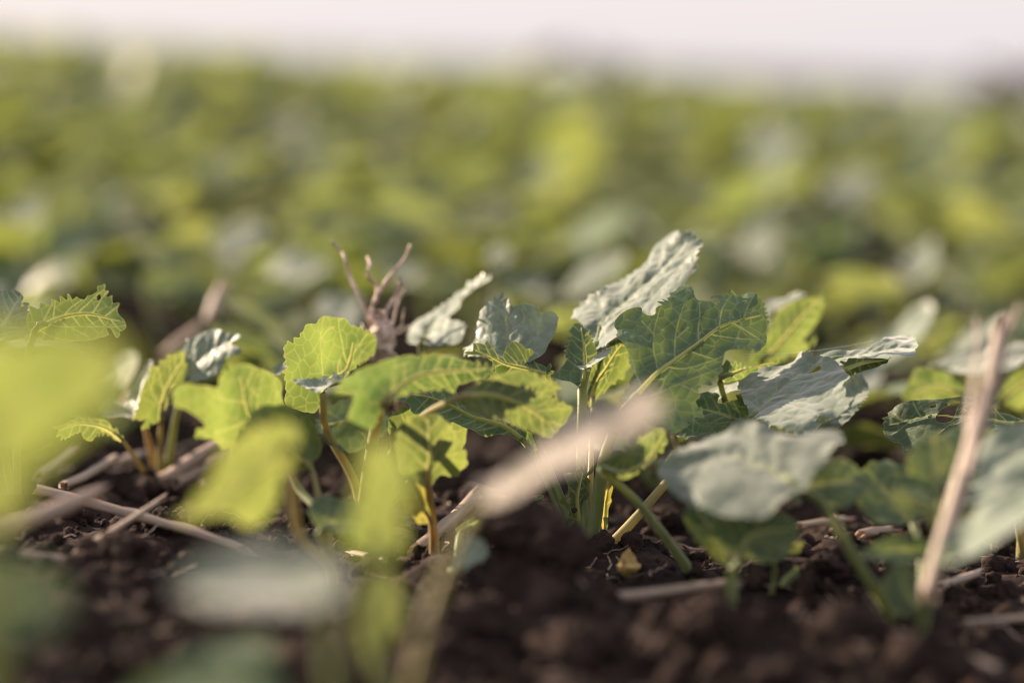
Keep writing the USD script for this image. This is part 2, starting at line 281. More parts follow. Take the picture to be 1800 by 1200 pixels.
def traced_leaf(plant, px, rib, d, a=0.0, b=0.0, mat='waxy_leaf', xf=None, face=1, step=None, holes=(), cup=6.0, wave=0.0022, bend=0.0, ruffle=0.0024, stalk=None, sr=0.0017, smat='stem_green', label=None, teeth=0.0015):
    """A blade whose outline was followed in the photograph, at its own distance d and leaning by a (to the right: further) and b (to the top: further)."""
    LSEED[0] += 1; seed = LSEED[0]
    T = (lambda q: np.array([[xf[0] + x / xf[2], xf[1] + y / xf[2]] for x, y in q], float)) if xf else (lambda q: np.array(q, float))
    px, rib, holes = T(px), T(rib), [T(h) for h in holes]
    c = px.mean(0); C = at(c[0], c[1], d)
    view = ray(*c); view /= np.linalg.norm(view); rr = right - view * (right @ view); rr /= np.linalg.norm(rr); uu = np.cross(rr, view)
    n = a * rr + b * uu - view; n /= np.linalg.norm(n)
    e1 = rr - n * (rr @ n); e1 /= np.linalg.norm(e1); e2 = np.cross(n, e1)
    def plane(q):
        out = []
        for x, y in q:
            r = ray(x, y); t = (n @ (C - EYE)) / (n @ r); P = EYE + r * t - C; out.append((P @ e1, P @ e2))
        return np.array(out)
    blur = abs(d - FOCUS) / d * 155
    if step is None: step = 0.00042 if blur < 6 else 0.0007 if blur < 14 else 0.0012 if blur < 30 else 0.0018
    pts, tri, vein, h, dedge, dmid, frac = blade_2d(plane(px), plane(rib), step, seed, [plane(q) for q in holes], teeth=teeth)
    s3 = np.c_[pts * 38, np.full(len(pts), seed * 7.3)]
    und = wave * 2 * (meshkit.fbm(s3, 3, seed) - 0.5)
    ruf = ruffle * np.exp(-dedge / 0.0055) * 2 * (meshkit.noise(np.c_[pts * 115, np.full(len(pts), seed * 3.1)], seed) - 0.5)
    z = face * (h * (1.0 if face > 0 else 0.8) + cup * 0.5 * dmid ** 2) + und + ruf - face * bend * frac ** 2
    V = C + pts[:, :1] * e1 + pts[:, 1:] * e2 + z[:, None] * n
    F = tri if face > 0 else tri[:, ::-1]
    lf = obj('leaf', (V, F), mat, plant, True, {'vein': vein, 'thick': np.clip(0.8 * np.exp(-dmid / 0.008) + 0.9 * (meshkit.fbm(s3 * 2.2, 2, seed + 9) - 0.35), 0, 1)}, plant.loc)
    if label: lf.GetPrim().SetCustomDataByKey('label', label)
    # stalk and midrib: one tapering rod on the lower side of the blade
    R = plane(rib); Rb = resample(catmull(R, 6, False), 0.0025)
    zi = z[cKDTree(pts).query(Rb)[1]]
    back = -face * 0.0005
    M3 = C + Rb[:, :1] * e1 + Rb[:, 1:] * e2 + (zi + back)[:, None] * n
    rads = np.linspace(sr * 0.60, 0.00016, len(M3)) if stalk is not None else np.linspace(sr * 0.4, 0.00016, len(M3))
    obj('midrib', tube(M3, rads, 8, squash=0.7), 'midrib_pale' if mat != 'waxy_leaf' or face < 0 else 'stem_green', lf, True, None, plant.loc)
    if stalk is not None:
        S = [np.array(q, float) for q in stalk]                   # px points down to the foot, then plant base
        foot = plant.loc - np.array([0, 0, 0.004]); dz0 = depth_of(M3[0]); m = len(S)
        pts3 = []; dfoot = depth_of(foot)
        for k_, q in enumerate(S):
            if xf: q = np.array([xf[0] + q[0] / xf[2], xf[1] + q[1] / xf[2]])
            f_ = (k_ + 1) / (m + 0.35); pts3.append(at(q[0], q[1], dz0 + (dfoot - dz0) * f_))
        line = [M3[0]] + pts3 + ([foot] if np.linalg.norm(pts3[-1] - foot) > 0.006 else []) if pts3 else [M3[0], (M3[0] + foot) / 2 + np.array([0, 0, 0.006]), foot]
        C3 = resample(catmull(np.array([M3[min(2, len(M3) - 1)]] + line), 8, False), 0.0025)[::-1]
        obj('petiole', tube(C3, np.linspace(sr * 1.15, sr * 0.66, len(C3)), 10, squash=0.85), smat, lf, True, None, plant.loc)
    return lf
def plant_at(px, py, label, d=None, group=None, name='seedling', cat='plant'):
    P = on_ground(px, py) if d is None else None
    if d is not None:
        r = ray(px, py); P = EYE + r * d; P[2] = 0
    P[2] = float(G(P[0], P[1]))
    return thing(name, label, cat, P, group)

# crops of the photograph that the outlines were followed in: left, top, magnification
K1, K2, K3, K4, K5, K6, K7, K8 = (950, 380, 3), (1350, 480, 3), (480, 400, 3.158), (0, 480, 2.857), (1200, 400, 3), (1250, 800, 3), (300, 620, 2.069), (700, 600, 3)
W, GR, TH, YE = 'waxy_leaf', 'green_leaf', 'thin_leaf', 'yellowed_leaf'

# --- the plant in focus at the centre
p = plant_at(1030, 968, 'tall grey-green crop plant in sharp focus at the centre, with the highest leaf')
traced_leaf(p, [(285, 720), (262, 640), (205, 560), (172, 548), (184, 508), (262, 446), (322, 420), (368, 372), (442, 306), (545, 236), (580, 186), (632, 126), (688, 88), (734, 86), (757, 128), (792, 96), (840, 124), (848, 172), (838, 236), (812, 292), (758, 358), (715, 412), (665, 470), (610, 515), (560, 548), (510, 580), (470, 622), (430, 668), (385, 705), (335, 735)],
            [(290, 715), (330, 560), (480, 420), (620, 300), (760, 150)], 0.945, -0.86, 1.5, W, K1, 1, stalk=[(225, 870), (220, 1000), (215, 1300), (230, 1600)], sr=0.0024, cup=-9, label='tallest leaf, silvery, rising to the right', wave=0.002)
traced_leaf(p, [(300, 720), (275, 640), (212, 550), (150, 640), (130, 720), (125, 785), (55, 832), (145, 862), (215, 885), (245, 830), (285, 760)], [(225, 870), (235, 740), (215, 590)], 0.917, 0.1, 0.5, GR, K1, -1)
traced_leaf(p, [(205, 830), (290, 740), (345, 700), (375, 715), (350, 750), (280, 800)], [(230, 815), (300, 755), (360, 712)], 0.912, -0.4, 2.2, W, K1, 1)
traced_leaf(p, [(465, 985), (435, 930), (480, 850), (487, 760), (440, 680), (400, 625), (412, 590), (395, 545), (408, 515), (470, 475), (530, 468), (545, 500), (600, 505), (640, 430), (670, 420), (690, 385), (740, 350), (790, 350), (808, 385), (815, 415), (840, 437), (900, 433), (905, 410), (960, 395), (1020, 388), (1100, 397), (1150, 420), (1190, 470), (1205, 530), (1200, 600), (1180, 670), (1135, 715), (1110, 690), (1060, 700), (985, 705), (970, 740), (960, 790), (930, 830), (905, 865), (850, 872), (838, 905), (845, 935), (820, 962), (880, 1005), (870, 1025), (800, 1060), (770, 1090), (730, 1130), (690, 1125), (640, 1095), (560, 1075), (530, 1010)],
            [(465, 978), (560, 880), (700, 760), (820, 675), (940, 585), (1060, 545), (1160, 515)], 0.90, 0.15, 0.75, GR, K1, -1, stalk=[(420, 1060), (330, 1300), (290, 1600)], sr=0.0024, holes=[[(905, 432), (920, 415), (940, 420), (945, 435), (925, 446)], [(812, 395), (822, 385), (835, 393), (832, 408), (818, 410)]], cup=2, wave=0.003, label='broad dark leaf facing the camera with a pale midrib')
traced_leaf(p, [(370, 680), (430, 640), (480, 760), (487, 800), (460, 850), (385, 895), (330, 960), (290, 1015), (268, 1000), (262, 880), (280, 800), (330, 740)], [(285, 1010), (287, 880), (350, 780), (430, 660)], 0.935, 1.1, -0.4, TH, K1, -1, stalk=[(270, 1150), (260, 1500)], sr=0.0013, smat='stem_yellow')
traced_leaf(p, [(955, 1060), (930, 990), (900, 930), (870, 850), (885, 810), (915, 790), (900, 720), (940, 690), (975, 660), (1020, 680), (1010, 740), (995, 820), (975, 900), (970, 980)], [(962, 1050), (945, 940), (935, 820), (975, 690)], 0.905, 0.9, -0.2, TH, K8, -1, stalk=[(965, 1090)], sr=0.0013, smat='stem_yellow', teeth=0.0022, holes=[[(905, 880), (925, 870), (935, 890), (915, 905)], [(890, 830), (905, 825), (910, 845), (895, 850)]], label='small tattered yellow-green leaf at the plant foot')
traced_leaf(p, [(1075, 1000), (1070, 900), (1085, 800), (1085, 740), (1120, 725), (1150, 770), (1140, 840), (1115, 910), (1095, 1000)], [(1080, 1000), (1100, 880), (1118, 740)], 0.922, 1.0, -0.3, YE, K8, -1, stalk=[(1060, 1060)], sr=0.0015)
traced_leaf(p, [(0, 300), (70, 258), (150, 265), (300, 255), (330, 300), (450, 390), (560, 420), (640, 450), (760, 510), (770, 535), (700, 585), (640, 535), (550, 492), (470, 492), (380, 472), (290, 425), (240, 432), (150, 372), (80, 362), (45, 312)], [(690, 560), (560, 455), (400, 400), (220, 320), (70, 275)], 0.912, 0.45, 0.5, GR, K8, -1, stalk=[(760, 680), (850, 880), (905, 1060)], sr=0.002, label='low leaf at the left with bright veins')
traced_leaf(p, [(1040, 660), (1090, 640), (1120, 600), (1135, 500), (1200, 430), (1280, 390), (1320, 430), (1400, 445), (1450, 435), (1485, 467), (1540, 455), (1567, 490), (1562, 560), (1520, 640), (1500, 690), (1450, 735), (1400, 760), (1290, 750), (1200, 720), (1080, 700)], [(1330, 760), (1300, 620), (1300, 500), (1285, 410)], 0.93, -0.42, 0.55, W, K3, 1, stalk=[(1400, 1000), (1600, 1500)], sr=0.0017, cup=-26)
traced_leaf(p, [(1080, 690), (1130, 655), (1180, 628), (1220, 650), (1250, 700), (1280, 712), (1310, 660), (1350, 625), (1400, 660), (1445, 690), (1460, 750), (1530, 770), (1540, 830), (1480, 825), (1400, 810), (1280, 830), (1240, 872), (1207, 835), (1240, 785), (1170, 720)], [(1500, 815), (1400, 780), (1280, 750), (1130, 680)], 0.915, 0.5, 0.2, GR, K3, -1)
traced_leaf(p, [(1600, 830), (1520, 870), (1440, 800), (1430, 720), (1520, 640), (1600, 600), (1660, 640), (1690, 720), (1660, 790)], [(1625, 820), (1600, 740), (1560, 650)], 0.925, 0.2, 0.8, GR, (350, 400, 2.2), 1) if False else None
traced_leaf(p, [(1430, 470), (1500, 420), (1640, 400), (1700, 420), (1760, 470), (1740, 520), (1640, 530), (1500, 520)], [(1450, 490), (1560, 465), (1740, 480)], 0.935, 0.2, 1.0, W, K8, 1, stalk=[(1480, 640), (1340, 830), (1090, 1095)], sr=0.0022, smat='stem_yellow')

# --- the plant to its right
p = plant_at(1330, 950, 'spread crop plant right of the centre with a grey quilted leaf holding one hole')
traced_leaf(p, [(95, 855), (180, 815), (290, 810), (380, 770), (480, 730), (570, 690), (650, 670), (710, 690), (790, 695), (850, 735), (860, 770), (885, 800), (850, 840), (880, 895), (860, 930), (780, 970), (715, 985), (700, 1040), (690, 1075), (580, 1082), (460, 1055), (370, 1015), (340, 960), (310, 890), (250, 850), (180, 885), (110, 880)],
            [(350, 1005), (440, 905), (560, 815), (690, 705)], 0.905, -0.7, 1.9, W, K5, 1, stalk=[(370, 1150), (390, 1400)], sr=0.002, holes=[[(650, 742), (685, 726), (722, 728), (728, 742), (700, 752), (670, 754)]], cup=-6, wave=0.003, label='grey quilted leaf with one hole')
traced_leaf(p, [(-20, 1110), (10, 1010), (60, 900), (120, 875), (180, 890), (250, 925), (310, 890), (350, 960), (400, 1020), (340, 1060), (200, 1090), (60, 1140)], [(330, 1050), (200, 990), (40, 950)], 0.918, 0.2, 0.8, GR, K5, 1, stalk=[(380, 1200), (390, 1500)], holes=[[(180, 930), (205, 890), (240, 880), (235, 920), (200, 940)]])
traced_leaf(p, [(730, 690), (850, 670), (960, 650), (1060, 620), (1150, 585), (1200, 580), (1230, 605), (1236, 635), (1220, 652), (1232, 690), (1200, 702), (1100, 694), (1020, 698), (930, 708), (850, 722)], [(770, 695), (950, 675), (1120, 645), (1225, 635)], 0.925, -0.3, 3.2, W, K5, 1, stalk=[(650, 800), (450, 1100), (400, 1500)], cup=-8, label='flat leaf reaching far right')
traced_leaf(p, [(850, 715), (950, 700), (1110, 690), (1060, 725), (980, 765), (880, 792)], [(865, 750), (960, 725), (1080, 700)], 0.915, 0.8, -0.6, TH, K5, -1)
traced_leaf(p, [(830, 850), (900, 800), (950, 810), (980, 860), (960, 920), (900, 1000), (830, 1060), (690, 1085), (720, 1000), (850, 950)], [(720, 1060), (830, 980), (950, 840)], 0.94, 0.1, 0.9, W, K5, 1, stalk=[(560, 1250), (420, 1550)])
traced_leaf(p, [(180, 765), (210, 715), (290, 710), (345, 742), (420, 720), (490, 700), (480, 718), (380, 778), (270, 808), (210, 812)], [(200, 800), (290, 760), (470, 710)], 0.93, 0.9, -0.1, TH, K5, -1, stalk=[(250, 1000), (380, 1400)])

p = plant_at(1410, 880, 'soft plant behind the right plant with one tall backlit leaf')
traced_leaf(p, [(350, 750), (400, 630), (450, 545), (520, 455), (600, 400), (690, 367), (750, 365), (745, 430), (722, 520), (710, 600), (670, 655), (560, 695), (460, 715)], [(420, 720), (520, 590), (640, 460), (735, 375)], 1.0, 0.9, -0.3, TH, K5, -1, stalk=[(450, 950)], label='tall backlit yellow-green leaf')
traced_leaf(p, [(440, 500), (450, 395), (560, 370), (660, 372), (600, 410), (520, 450), (460, 520)], [(460, 490), (540, 420), (640, 380)], 1.02, -0.7, 1.6, W, K5, 1, stalk=[(500, 900)])

p = plant_at(1795, 975, 'crop plant cut by the right edge with a drooping leaf eaten into holes')
traced_leaf(p, [(1080, 925), (1110, 890), (1180, 875), (1270, 872), (1380, 885), (1480, 890), (1560, 920), (1640, 950), (1720, 975), (1790, 1000), (1830, 1010), (1820, 1050), (1740, 1110), (1720, 1065), (1650, 1070), (1600, 1090), (1560, 1045), (1480, 1035), (1400, 1050), (1330, 1085), (1270, 1130), (1210, 1147), (1165, 1142), (1165, 1085), (1110, 1062), (1085, 985)],
            [(1830, 1030), (1700, 1020), (1500, 985), (1300, 960), (1110, 950)], 0.905, 0.25, 1.0, GR, K5, 1, stalk=[(1880, 1200), (1800, 1500)], smat='stem_yellow', holes=[[(1335, 1015), (1350, 960), (1400, 920), (1465, 903), (1445, 950), (1425, 1010), (1380, 1028)], [(1300, 965), (1320, 960), (1318, 985), (1300, 990)], [(1310, 908), (1340, 905), (1340, 920), (1318, 922)]], bend=0.008, label='drooping leaf eaten into holes')
traced_leaf(p, [(1600, 300), (1660, 240), (1720, 220), (1760, 260), (1720, 300), (1650, 320)], [(1610, 300), (1680, 260), (1750, 250)], 0.93, 0.8, 0.1, TH, K6, -1, stalk=[(1640, 500)], smat='stem_yellow', sr=0.0016)

# --- right foreground
p = plant_at(1572, 1088, 'foreground plant right of centre with a pale leaf on a long bent stalk')
traced_leaf(p, [(1160, 832), (1200, 790), (1260, 765), (1310, 745), (1350, 755), (1400, 770), (1440, 757), (1475, 755), (1480, 775), (1455, 810), (1435, 830), (1420, 860), (1390, 872), (1350, 905), (1280, 910), (1220, 887), (1175, 860)], [(1400, 850), (1340, 820), (1270, 800), (1190, 825)], 0.81, -0.3, 1.3, W, None, 1, stalk=[(1450, 890), (1505, 985), (1560, 1070)], sr=0.0022, cup=-4, label='pale grey leaf on a long bent stalk')
traced_leaf(p, [(1415, 830), (1480, 812), (1522, 840), (1512, 880), (1470, 892), (1425, 872)], [(1425, 855), (1470, 850), (1512, 850)], 0.82, 0.2, 0.7, GR, None, 1)
p = plant_at(1292, 1085, 'dark green foreground crop plant under the pale grey leaf')
traced_leaf(p, [(1265, 905), (1330, 895), (1400, 915), (1400, 955), (1370, 985), (1320, 980), (1255, 950)], [(1300, 985), (1320, 940), (1390, 930)], 0.81, 0.4, 0.4, GR, None, -1, stalk=[(1282, 1020)], sr=0.0017)
traced_leaf(p, [(1205, 890), (1260, 880), (1275, 930), (1290, 985), (1250, 970), (1215, 930)], [(1285, 980), (1250, 930), (1225, 895)], 0.82, 0.3, 0.6, GR, None, -1, stalk=[(1290, 1030)], sr=0.0015)
p = plant_at(1355, 1045, 'tiny crop seedling on the soil between two foreground stalks')
traced_leaf(p, [(1325, 960), (1350, 940), (1390, 950), (1415, 955), (1385, 975), (1345, 975)], [(1360, 970), (1375, 955), (1410, 955)], 0.835, 0.5, 0.3, GR, None, -1, sr=0.001, stalk=[(1362, 1005)])
traced_leaf(p, [(1370, 1030), (1385, 1005), (1405, 995), (1400, 1015)], [(1372, 1028), (1385, 1012), (1404, 997)], 0.84, 0.5, 0.3, GR, None, -1, sr=0.0008)
p = plant_at(1615, 1110, 'leafy foreground crop plant at the right edge around the upright straw')
traced_leaf(p, [(1560, 872), (1600, 850), (1632, 862), (1652, 900), (1630, 912), (1590, 897)], [(1640, 900), (1610, 880), (1570, 868)], 0.78, 0.2, 0.6, GR, None, -1, stalk=[(1640, 1000)], sr=0.0016)
traced_leaf(p, [(1600, 795), (1640, 757), (1672, 785), (1662, 850), (1642, 872), (1600, 835)], [(1650, 865), (1642, 810), (1640, 765)], 0.80, 0.3, 0.5, GR, None, -1, stalk=[(1650, 960)], sr=0.0016)
traced_leaf(p, [(1685, 855), (1720, 790), (1770, 762), (1830, 765), (1830, 870), (1760, 882), (1700, 892)], [(1690, 880), (1740, 830), (1820, 790)], 0.79, -0.1, 1.1, W, None, 1, stalk=[(1650, 980)], sr=0.0017)
traced_leaf(p, [(1655, 992), (1690, 930), (1740, 890), (1800, 858), (1830, 860), (1825, 920), (1765, 960), (1705, 995)], [(1665, 985), (1730, 930), (1820, 880)], 0.74, -0.7, 1.3, W, None, 1, stalk=[(1630, 1050)], sr=0.0018)
traced_leaf(p, [(1508, 978), (1560, 950), (1620, 953), (1640, 970), (1600, 995), (1540, 992)], [(1632, 975), (1580, 970), (1520, 978)], 0.80, 0.2, 0.7, GR, None, 1, stalk=[(1630, 1040)], sr=0.0015)
traced_leaf(p, [(1550, 1035), (1580, 990), (1610, 1000), (1620, 1060), (1590, 1080)], [(1612, 1070), (1590, 1030), (1585, 1000)], 0.79, 0.4, 0.2, GR, None, -1, sr=0.001)

traced_leaf(p, [(1500, 850), (1540, 815), (1600, 830), (1625, 880), (1590, 925), (1530, 915)], [(1605, 915), (1565, 870), (1530, 830)], 0.83, 0.1, 0.8, GR, None, 1, stalk=[(1622, 1000)])
traced_leaf(p, [(1670, 900), (1720, 860), (1790, 850), (1820, 890), (1770, 930), (1700, 940)], [(1690, 930), (1740, 890), (1810, 870)], 0.80, 0.2, 0.9, GR, None, 1, stalk=[(1650, 1010)])
traced_leaf(p, [(1640, 790), (1690, 740), (1740, 750), (1760, 800), (1720, 850), (1660, 850)], [(1675, 850), (1695, 800), (1720, 755)], 0.82, 0.3, 0.5, GR, None, -1, stalk=[(1650, 960)])
p = plant_at(1226, 1015, 'small plant whose green stalk leans left to a yellow-green leaf')
traced_leaf(p, [(1060, 655), (1130, 600), (1200, 550), (1300, 490), (1390, 460), (1417, 480), (1410, 560), (1300, 640), (1200, 712), (1140, 715)], [(1070, 665), (1180, 690), (1330, 590), (1400, 490)], 0.855, 0.8, -0.1, TH, K8, -1, stalk=[(1090, 695), (1250, 835), (1400, 1020), (1530, 1200)], sr=0.002)

# --- middle left
p = plant_at(638, 912, 'backlit yellow-green crop plant left of the centre holding two wide leaves on pale stalks')
traced_leaf(p, [(85, 820), (110, 660), (150, 640), (190, 600), (210, 545), (270, 540), (300, 510), (390, 500), (430, 540), (540, 580), (600, 650), (560, 720), (480, 750), (420, 790), (380, 830), (320, 890), (270, 960), (240, 1030), (180, 1030), (110, 1000), (120, 900)], [(270, 960), (300, 860), (400, 780), (440, 640)], 0.93, 1.1, -0.3, TH, K3, -1, stalk=[(300, 1130), (450, 1400)], smat='stem_yellow', sr=0.002)
traced_leaf(p, [(340, 900), (440, 810), (550, 760), (700, 720), (840, 705), (980, 710), (1100, 730), (1230, 780), (1200, 830), (1100, 850), (1020, 890), (880, 900), (760, 920), (680, 950), (620, 985), (580, 1080), (540, 1120), (450, 1150), (400, 1170), (350, 1160), (400, 1100), (440, 1020), (440, 930)], [(600, 985), (720, 870), (860, 810), (1180, 785)], 0.845, 0.7, 0.1, TH, K3, -1, stalk=[(565, 1120), (530, 1350)], smat='stem_yellow', sr=0.0024, cup=-6)
traced_leaf(p, [(120, 872), (150, 855), (380, 830), (400, 842), (330, 885), (230, 902), (150, 892)], [(390, 845), (260, 868), (135, 875)], 0.885, -0.4, 2.6, W, K3, 1)
traced_leaf(p, [(0, 800), (60, 720), (105, 680), (95, 740), (60, 810), (0, 842)], [(95, 700), (50, 770), (5, 820)], 0.95, -0.9, 1.5, W, K3, 1)
traced_leaf(p, [(290, 300), (360, 250), (420, 210), (540, 170), (660, 150), (780, 180), (860, 220), (872, 250), (832, 280), (870, 320), (917, 350), (905, 400), (890, 440), (800, 502), (740, 482), (640, 440), (540, 405), (450, 400), (330, 345)], [(300, 300), (450, 280), (600, 310), (760, 400), (830, 470)], 0.858, 0.75, 0.15, TH, K8, -1, stalk=[(100, 420), (-100, 700)], smat='stem_yellow', cup=-4)
traced_leaf(p, [(700, 800), (690, 740), (730, 705), (790, 712), (825, 750), (810, 800), (760, 830)], [(735, 825), (750, 770), (770, 715)], 0.93, 0.8, 0.0, TH, None, -1, stalk=[(700, 870)], smat='stem_yellow')
traced_leaf(p, [(555, 745), (600, 700), (660, 700), (690, 740), (660, 775), (600, 790)], [(650, 770), (620, 740), (575, 745)], 0.95, 0.3, 0.8, GR, None, -1, stalk=[(645, 840)])
p = plant_at(775, 830, 'blurred crop plant behind the backlit one with a pale sunlit leaf tapering to the right')
traced_leaf(p, [(750, 640), (770, 560), (820, 510), (900, 460), (960, 430), (1010, 380), (1100, 320), (1200, 295), (1230, 310), (1190, 340), (1060, 400), (1055, 460), (1000, 500), (990, 530), (1080, 555), (1060, 610), (1030, 645), (900, 672), (800, 662)], [(820, 660), (900, 540), (1020, 420), (1215, 305)], 0.985, -1.0, 1.7, W, K3, 1, stalk=[(880, 1000)], cup=-4)
p = plant_at(592, 1003, 'yellow-green crop plant in the left foreground with two overlapping backlit leaves')
traced_leaf(p, [(40, 190), (60, 130), (130, 120), (180, 130), (190, 90), (230, 55), (300, 50), (370, 75), (420, 110), (430, 180), (450, 210), (490, 220), (515, 280), (510, 330), (450, 360), (440, 390), (300, 420), (180, 330), (80, 310), (110, 290), (135, 250), (80, 220)], [(410, 385), (350, 300), (290, 220), (260, 90)], 0.855, 1.1, -0.4, TH, K7, -1, stalk=[(470, 500), (555, 610)], sr=0.002, holes=[[(85, 255), (100, 235), (120, 245), (115, 262)]])
traced_leaf(p, [(30, 610), (100, 530), (180, 400), (290, 290), (420, 250), (480, 300), (445, 400), (410, 470), (415, 560), (380, 645), (300, 645), (220, 595), (120, 605)], [(430, 330), (330, 420), (220, 500), (70, 590)], 0.70, 1.2, -0.5, TH, K7, -1, stalk=[(440, 480), (470, 660), (580, 770)], smat='stem_yellow', sr=0.0017)
traced_leaf(p, [(420, 800), (440, 735), (500, 710), (555, 740), (570, 790), (530, 830), (460, 840)], [(545, 825), (500, 780), (450, 745)], 0.845, 0.9, -0.1, TH, None, -1, stalk=[(565, 900)], smat='stem_yellow')
traced_leaf(p, [(540, 905), (570, 880), (640, 890), (670, 925), (640, 950), (580, 945)], [(560, 935), (600, 915), (660, 925)], 0.83, 0.2, 1.0, GR, None, 1, stalk=[(575, 970)])
p = plant_at(735, 1300, 'very blurred yellow-green upright crop plant at the bottom left of the centre', d=0.64)
traced_leaf(p, [(690, 420), (720, 330), (780, 320), (850, 360), (860, 460), (830, 560), (840, 680), (780, 742), (690, 742), (650, 650), (690, 560)], [(740, 735), (760, 580), (785, 340)], 0.63, 1.1, -0.4, TH, K7, -1, stalk=[(735, 900), (745, 1100)], sr=0.002)
traced_leaf(p, [(690, 900), (740, 800), (820, 830), (832, 930), (790, 1050), (740, 1135), (700, 1050)], [(745, 1130), (765, 980), (775, 830)], 0.64, 0.7, 0.0, GR, K7, -1, stalk=[(740, 1170)], sr=0.0018)
p = plant_at(762, 978, 'young crop plant with one rounded backlit leaf on an orange stalk')
traced_leaf(p, [(830, 330), (860, 250), (930, 222), (1010, 240), (1070, 340), (1087, 410), (1050, 452), (1000, 440), (960, 490), (900, 472), (850, 450), (828, 400)], [(942, 470), (940, 380), (935, 240)], 0.855, 0.8, 0.0, TH, K7, -1, stalk=[(945, 560), (958, 690)], smat='stem_orange', sr=0.0017)
traced_leaf(p, [(850, 485), (900, 472), (950, 520), (962, 600), (910, 622), (868, 560)], [(950, 615), (915, 560), (880, 490)], 0.86, 1.0, -0.2, YE, K7, -1, stalk=[(955, 700)], smat='stem_orange', sr=0.0014)
p = plant_at(805, 985, 'low crop seedling hugging the soil mound left of the sharp plant foot')
traced_leaf(p, [(290, 1000), (380, 940), (500, 910), (620, 850), (730, 820), (772, 815), (740, 860), (720, 920), (640, 960), (560, 950), (500, 992), (420, 1012), (340, 1015)], [(330, 1010), (450, 945), (600, 890), (755, 825)], 0.895, 0.3, 0.7, GR, K8, 1, stalk=[(320, 1080)])
traced_leaf(p, [(690, 905), (740, 882), (790, 885), (830, 915), (800, 928), (730, 922)], [(695, 908), (750, 905), (822, 915)], 0.9, -0.2, 1.0, W, K8, 1)
traced_leaf(p, [(1030, 770), (1075, 680), (1140, 660), (1150, 750), (1100, 800), (1040, 810)], [(1040, 800), (1090, 730), (1135, 675)], 0.82, 0.0, 1.0, W, K7, 1, stalk=[(1020, 790)], sr=0.0013)

# --- left
p = plant_at(282, 838, 'small plant at the left with a leaf half yellow and half silver')
traced_leaf(p, [(760, 490), (850, 420), (950, 370), (978, 345), (950, 440), (912, 560), (865, 592), (860, 650), (830, 700), (836, 740), (790, 762), (750, 797), (733, 780), (752, 732), (700, 742), (700, 700), (720, 640), (730, 570), (745, 520)], [(815, 720), (835, 590), (955, 380)], 0.965, 1.1, -0.2, TH, K4, -1, stalk=[(800, 880), (802, 1000)], smat='stem_yellow', sr=0.0014, step=0.0006, label='backlit yellow half')
traced_leaf(p, [(950, 365), (990, 340), (1060, 295), (1110, 285), (1150, 305), (1210, 310), (1215, 330), (1165, 355), (1207, 380), (1200, 402), (1140, 430), (1110, 480), (1070, 520), (1000, 550), (960, 552), (915, 562), (940, 470)], [(918, 560), (970, 480), (1050, 400), (1180, 325)], 0.962, -0.95, 0.6, W, K4, 1, stalk=[(880, 740), (840, 980)], sr=0.0016, step=0.0006, cup=-4, label='silver half')
traced_leaf(p, [(285, 780), (320, 745), (400, 720), (480, 725), (550, 750), (605, 790), (632, 805), (625, 845), (560, 805), (500, 802), (470, 838), (420, 822), (400, 802), (360, 817), (330, 832), (300, 822)], [(625, 830), (540, 775), (400, 755), (300, 785)], 0.935, 0.8, 0.3, TH, K4, -1, stalk=[(680, 930), (745, 1030)], smat='stem_yellow', sr=0.0011, step=0.0006)
traced_leaf(p, [(500, 690), (540, 650), (600, 640), (690, 660), (722, 740), (640, 747), (560, 722)], [(715, 735), (620, 690), (520, 685)], 0.975, -0.3, 1.4, W, K4, 1, stalk=[(760, 900)], smat='stem_orange', sr=0.0015)
traced_leaf(p, [(640, 665), (700, 550), (745, 450), (767, 455), (745, 540), (720, 620), (690, 705)], [(680, 690), (715, 580), (755, 460)], 0.985, -1.0, 1.0, W, K4, 1)
p = plant_at(30, 900, 'plant at the left edge with a dark curled leaf tip above the yellow blur')
traced_leaf(p, [(-60, 110), (0, 100), (100, 98), (120, 130), (105, 160), (125, 182), (142, 170), (167, 200), (177, 290), (100, 335), (-60, 335)], [(-50, 320), (30, 240), (110, 110)], 0.92, -0.2, 0.9, W, K4, 1, stalk=[(20, 900)])
traced_leaf(p, [(150, 187), (260, 150), (350, 112), (400, 130), (470, 110), (520, 55), (545, 65), (562, 110), (597, 150), (605, 210), (625, 250), (600, 312), (545, 285), (500, 330), (300, 345), (165, 305)], [(170, 290), (300, 225), (440, 205), (600, 240)], 0.92, 0.5, 0.2, GR, K4, -1, stalk=[(90, 700)], holes=[[(495, 130), (505, 105), (520, 100), (522, 120), (508, 132)]])
p = plant_at(40, 1300, 'huge blurred yellow-green foreground plant at the left edge', d=0.48)
traced_leaf(p, [(-90, 610), (0, 588), (100, 572), (180, 585), (228, 620), (218, 680), (170, 740), (110, 792), (40, 832), (-90, 850)], [(-60, 800), (40, 720), (200, 620)], 0.48, 1.0, -0.4, TH, None, -1, stalk=[(-40, 1000)], sr=0.002)
traced_leaf(p, [(-60, 860), (0, 830), (40, 845), (50, 890), (0, 930), (-60, 940)], [(-40, 930), (0, 880), (40, 850)], 0.55, 0.9, -0.2, TH, None, -1, stalk=[(-30, 1000)], sr=0.002)
p = plant_at(600, 1240, 'blurred foreground plant with a pale blue-grey leaf lying low at the bottom left', d=0.56)
traced_leaf(p, [(305, 1035), (350, 995), (430, 972), (520, 975), (590, 1005), (605, 1055), (545, 1082), (440, 1092), (340, 1065)], [(560, 1040), (470, 1020), (330, 1035)], 0.57, -0.1, 1.6, W, None, 1, stalk=[(580, 1120)], sr=0.002)
p = plant_at(560, 1330, 'blurred foreground plant cut by the bottom edge with a wide olive leaf', d=0.56)
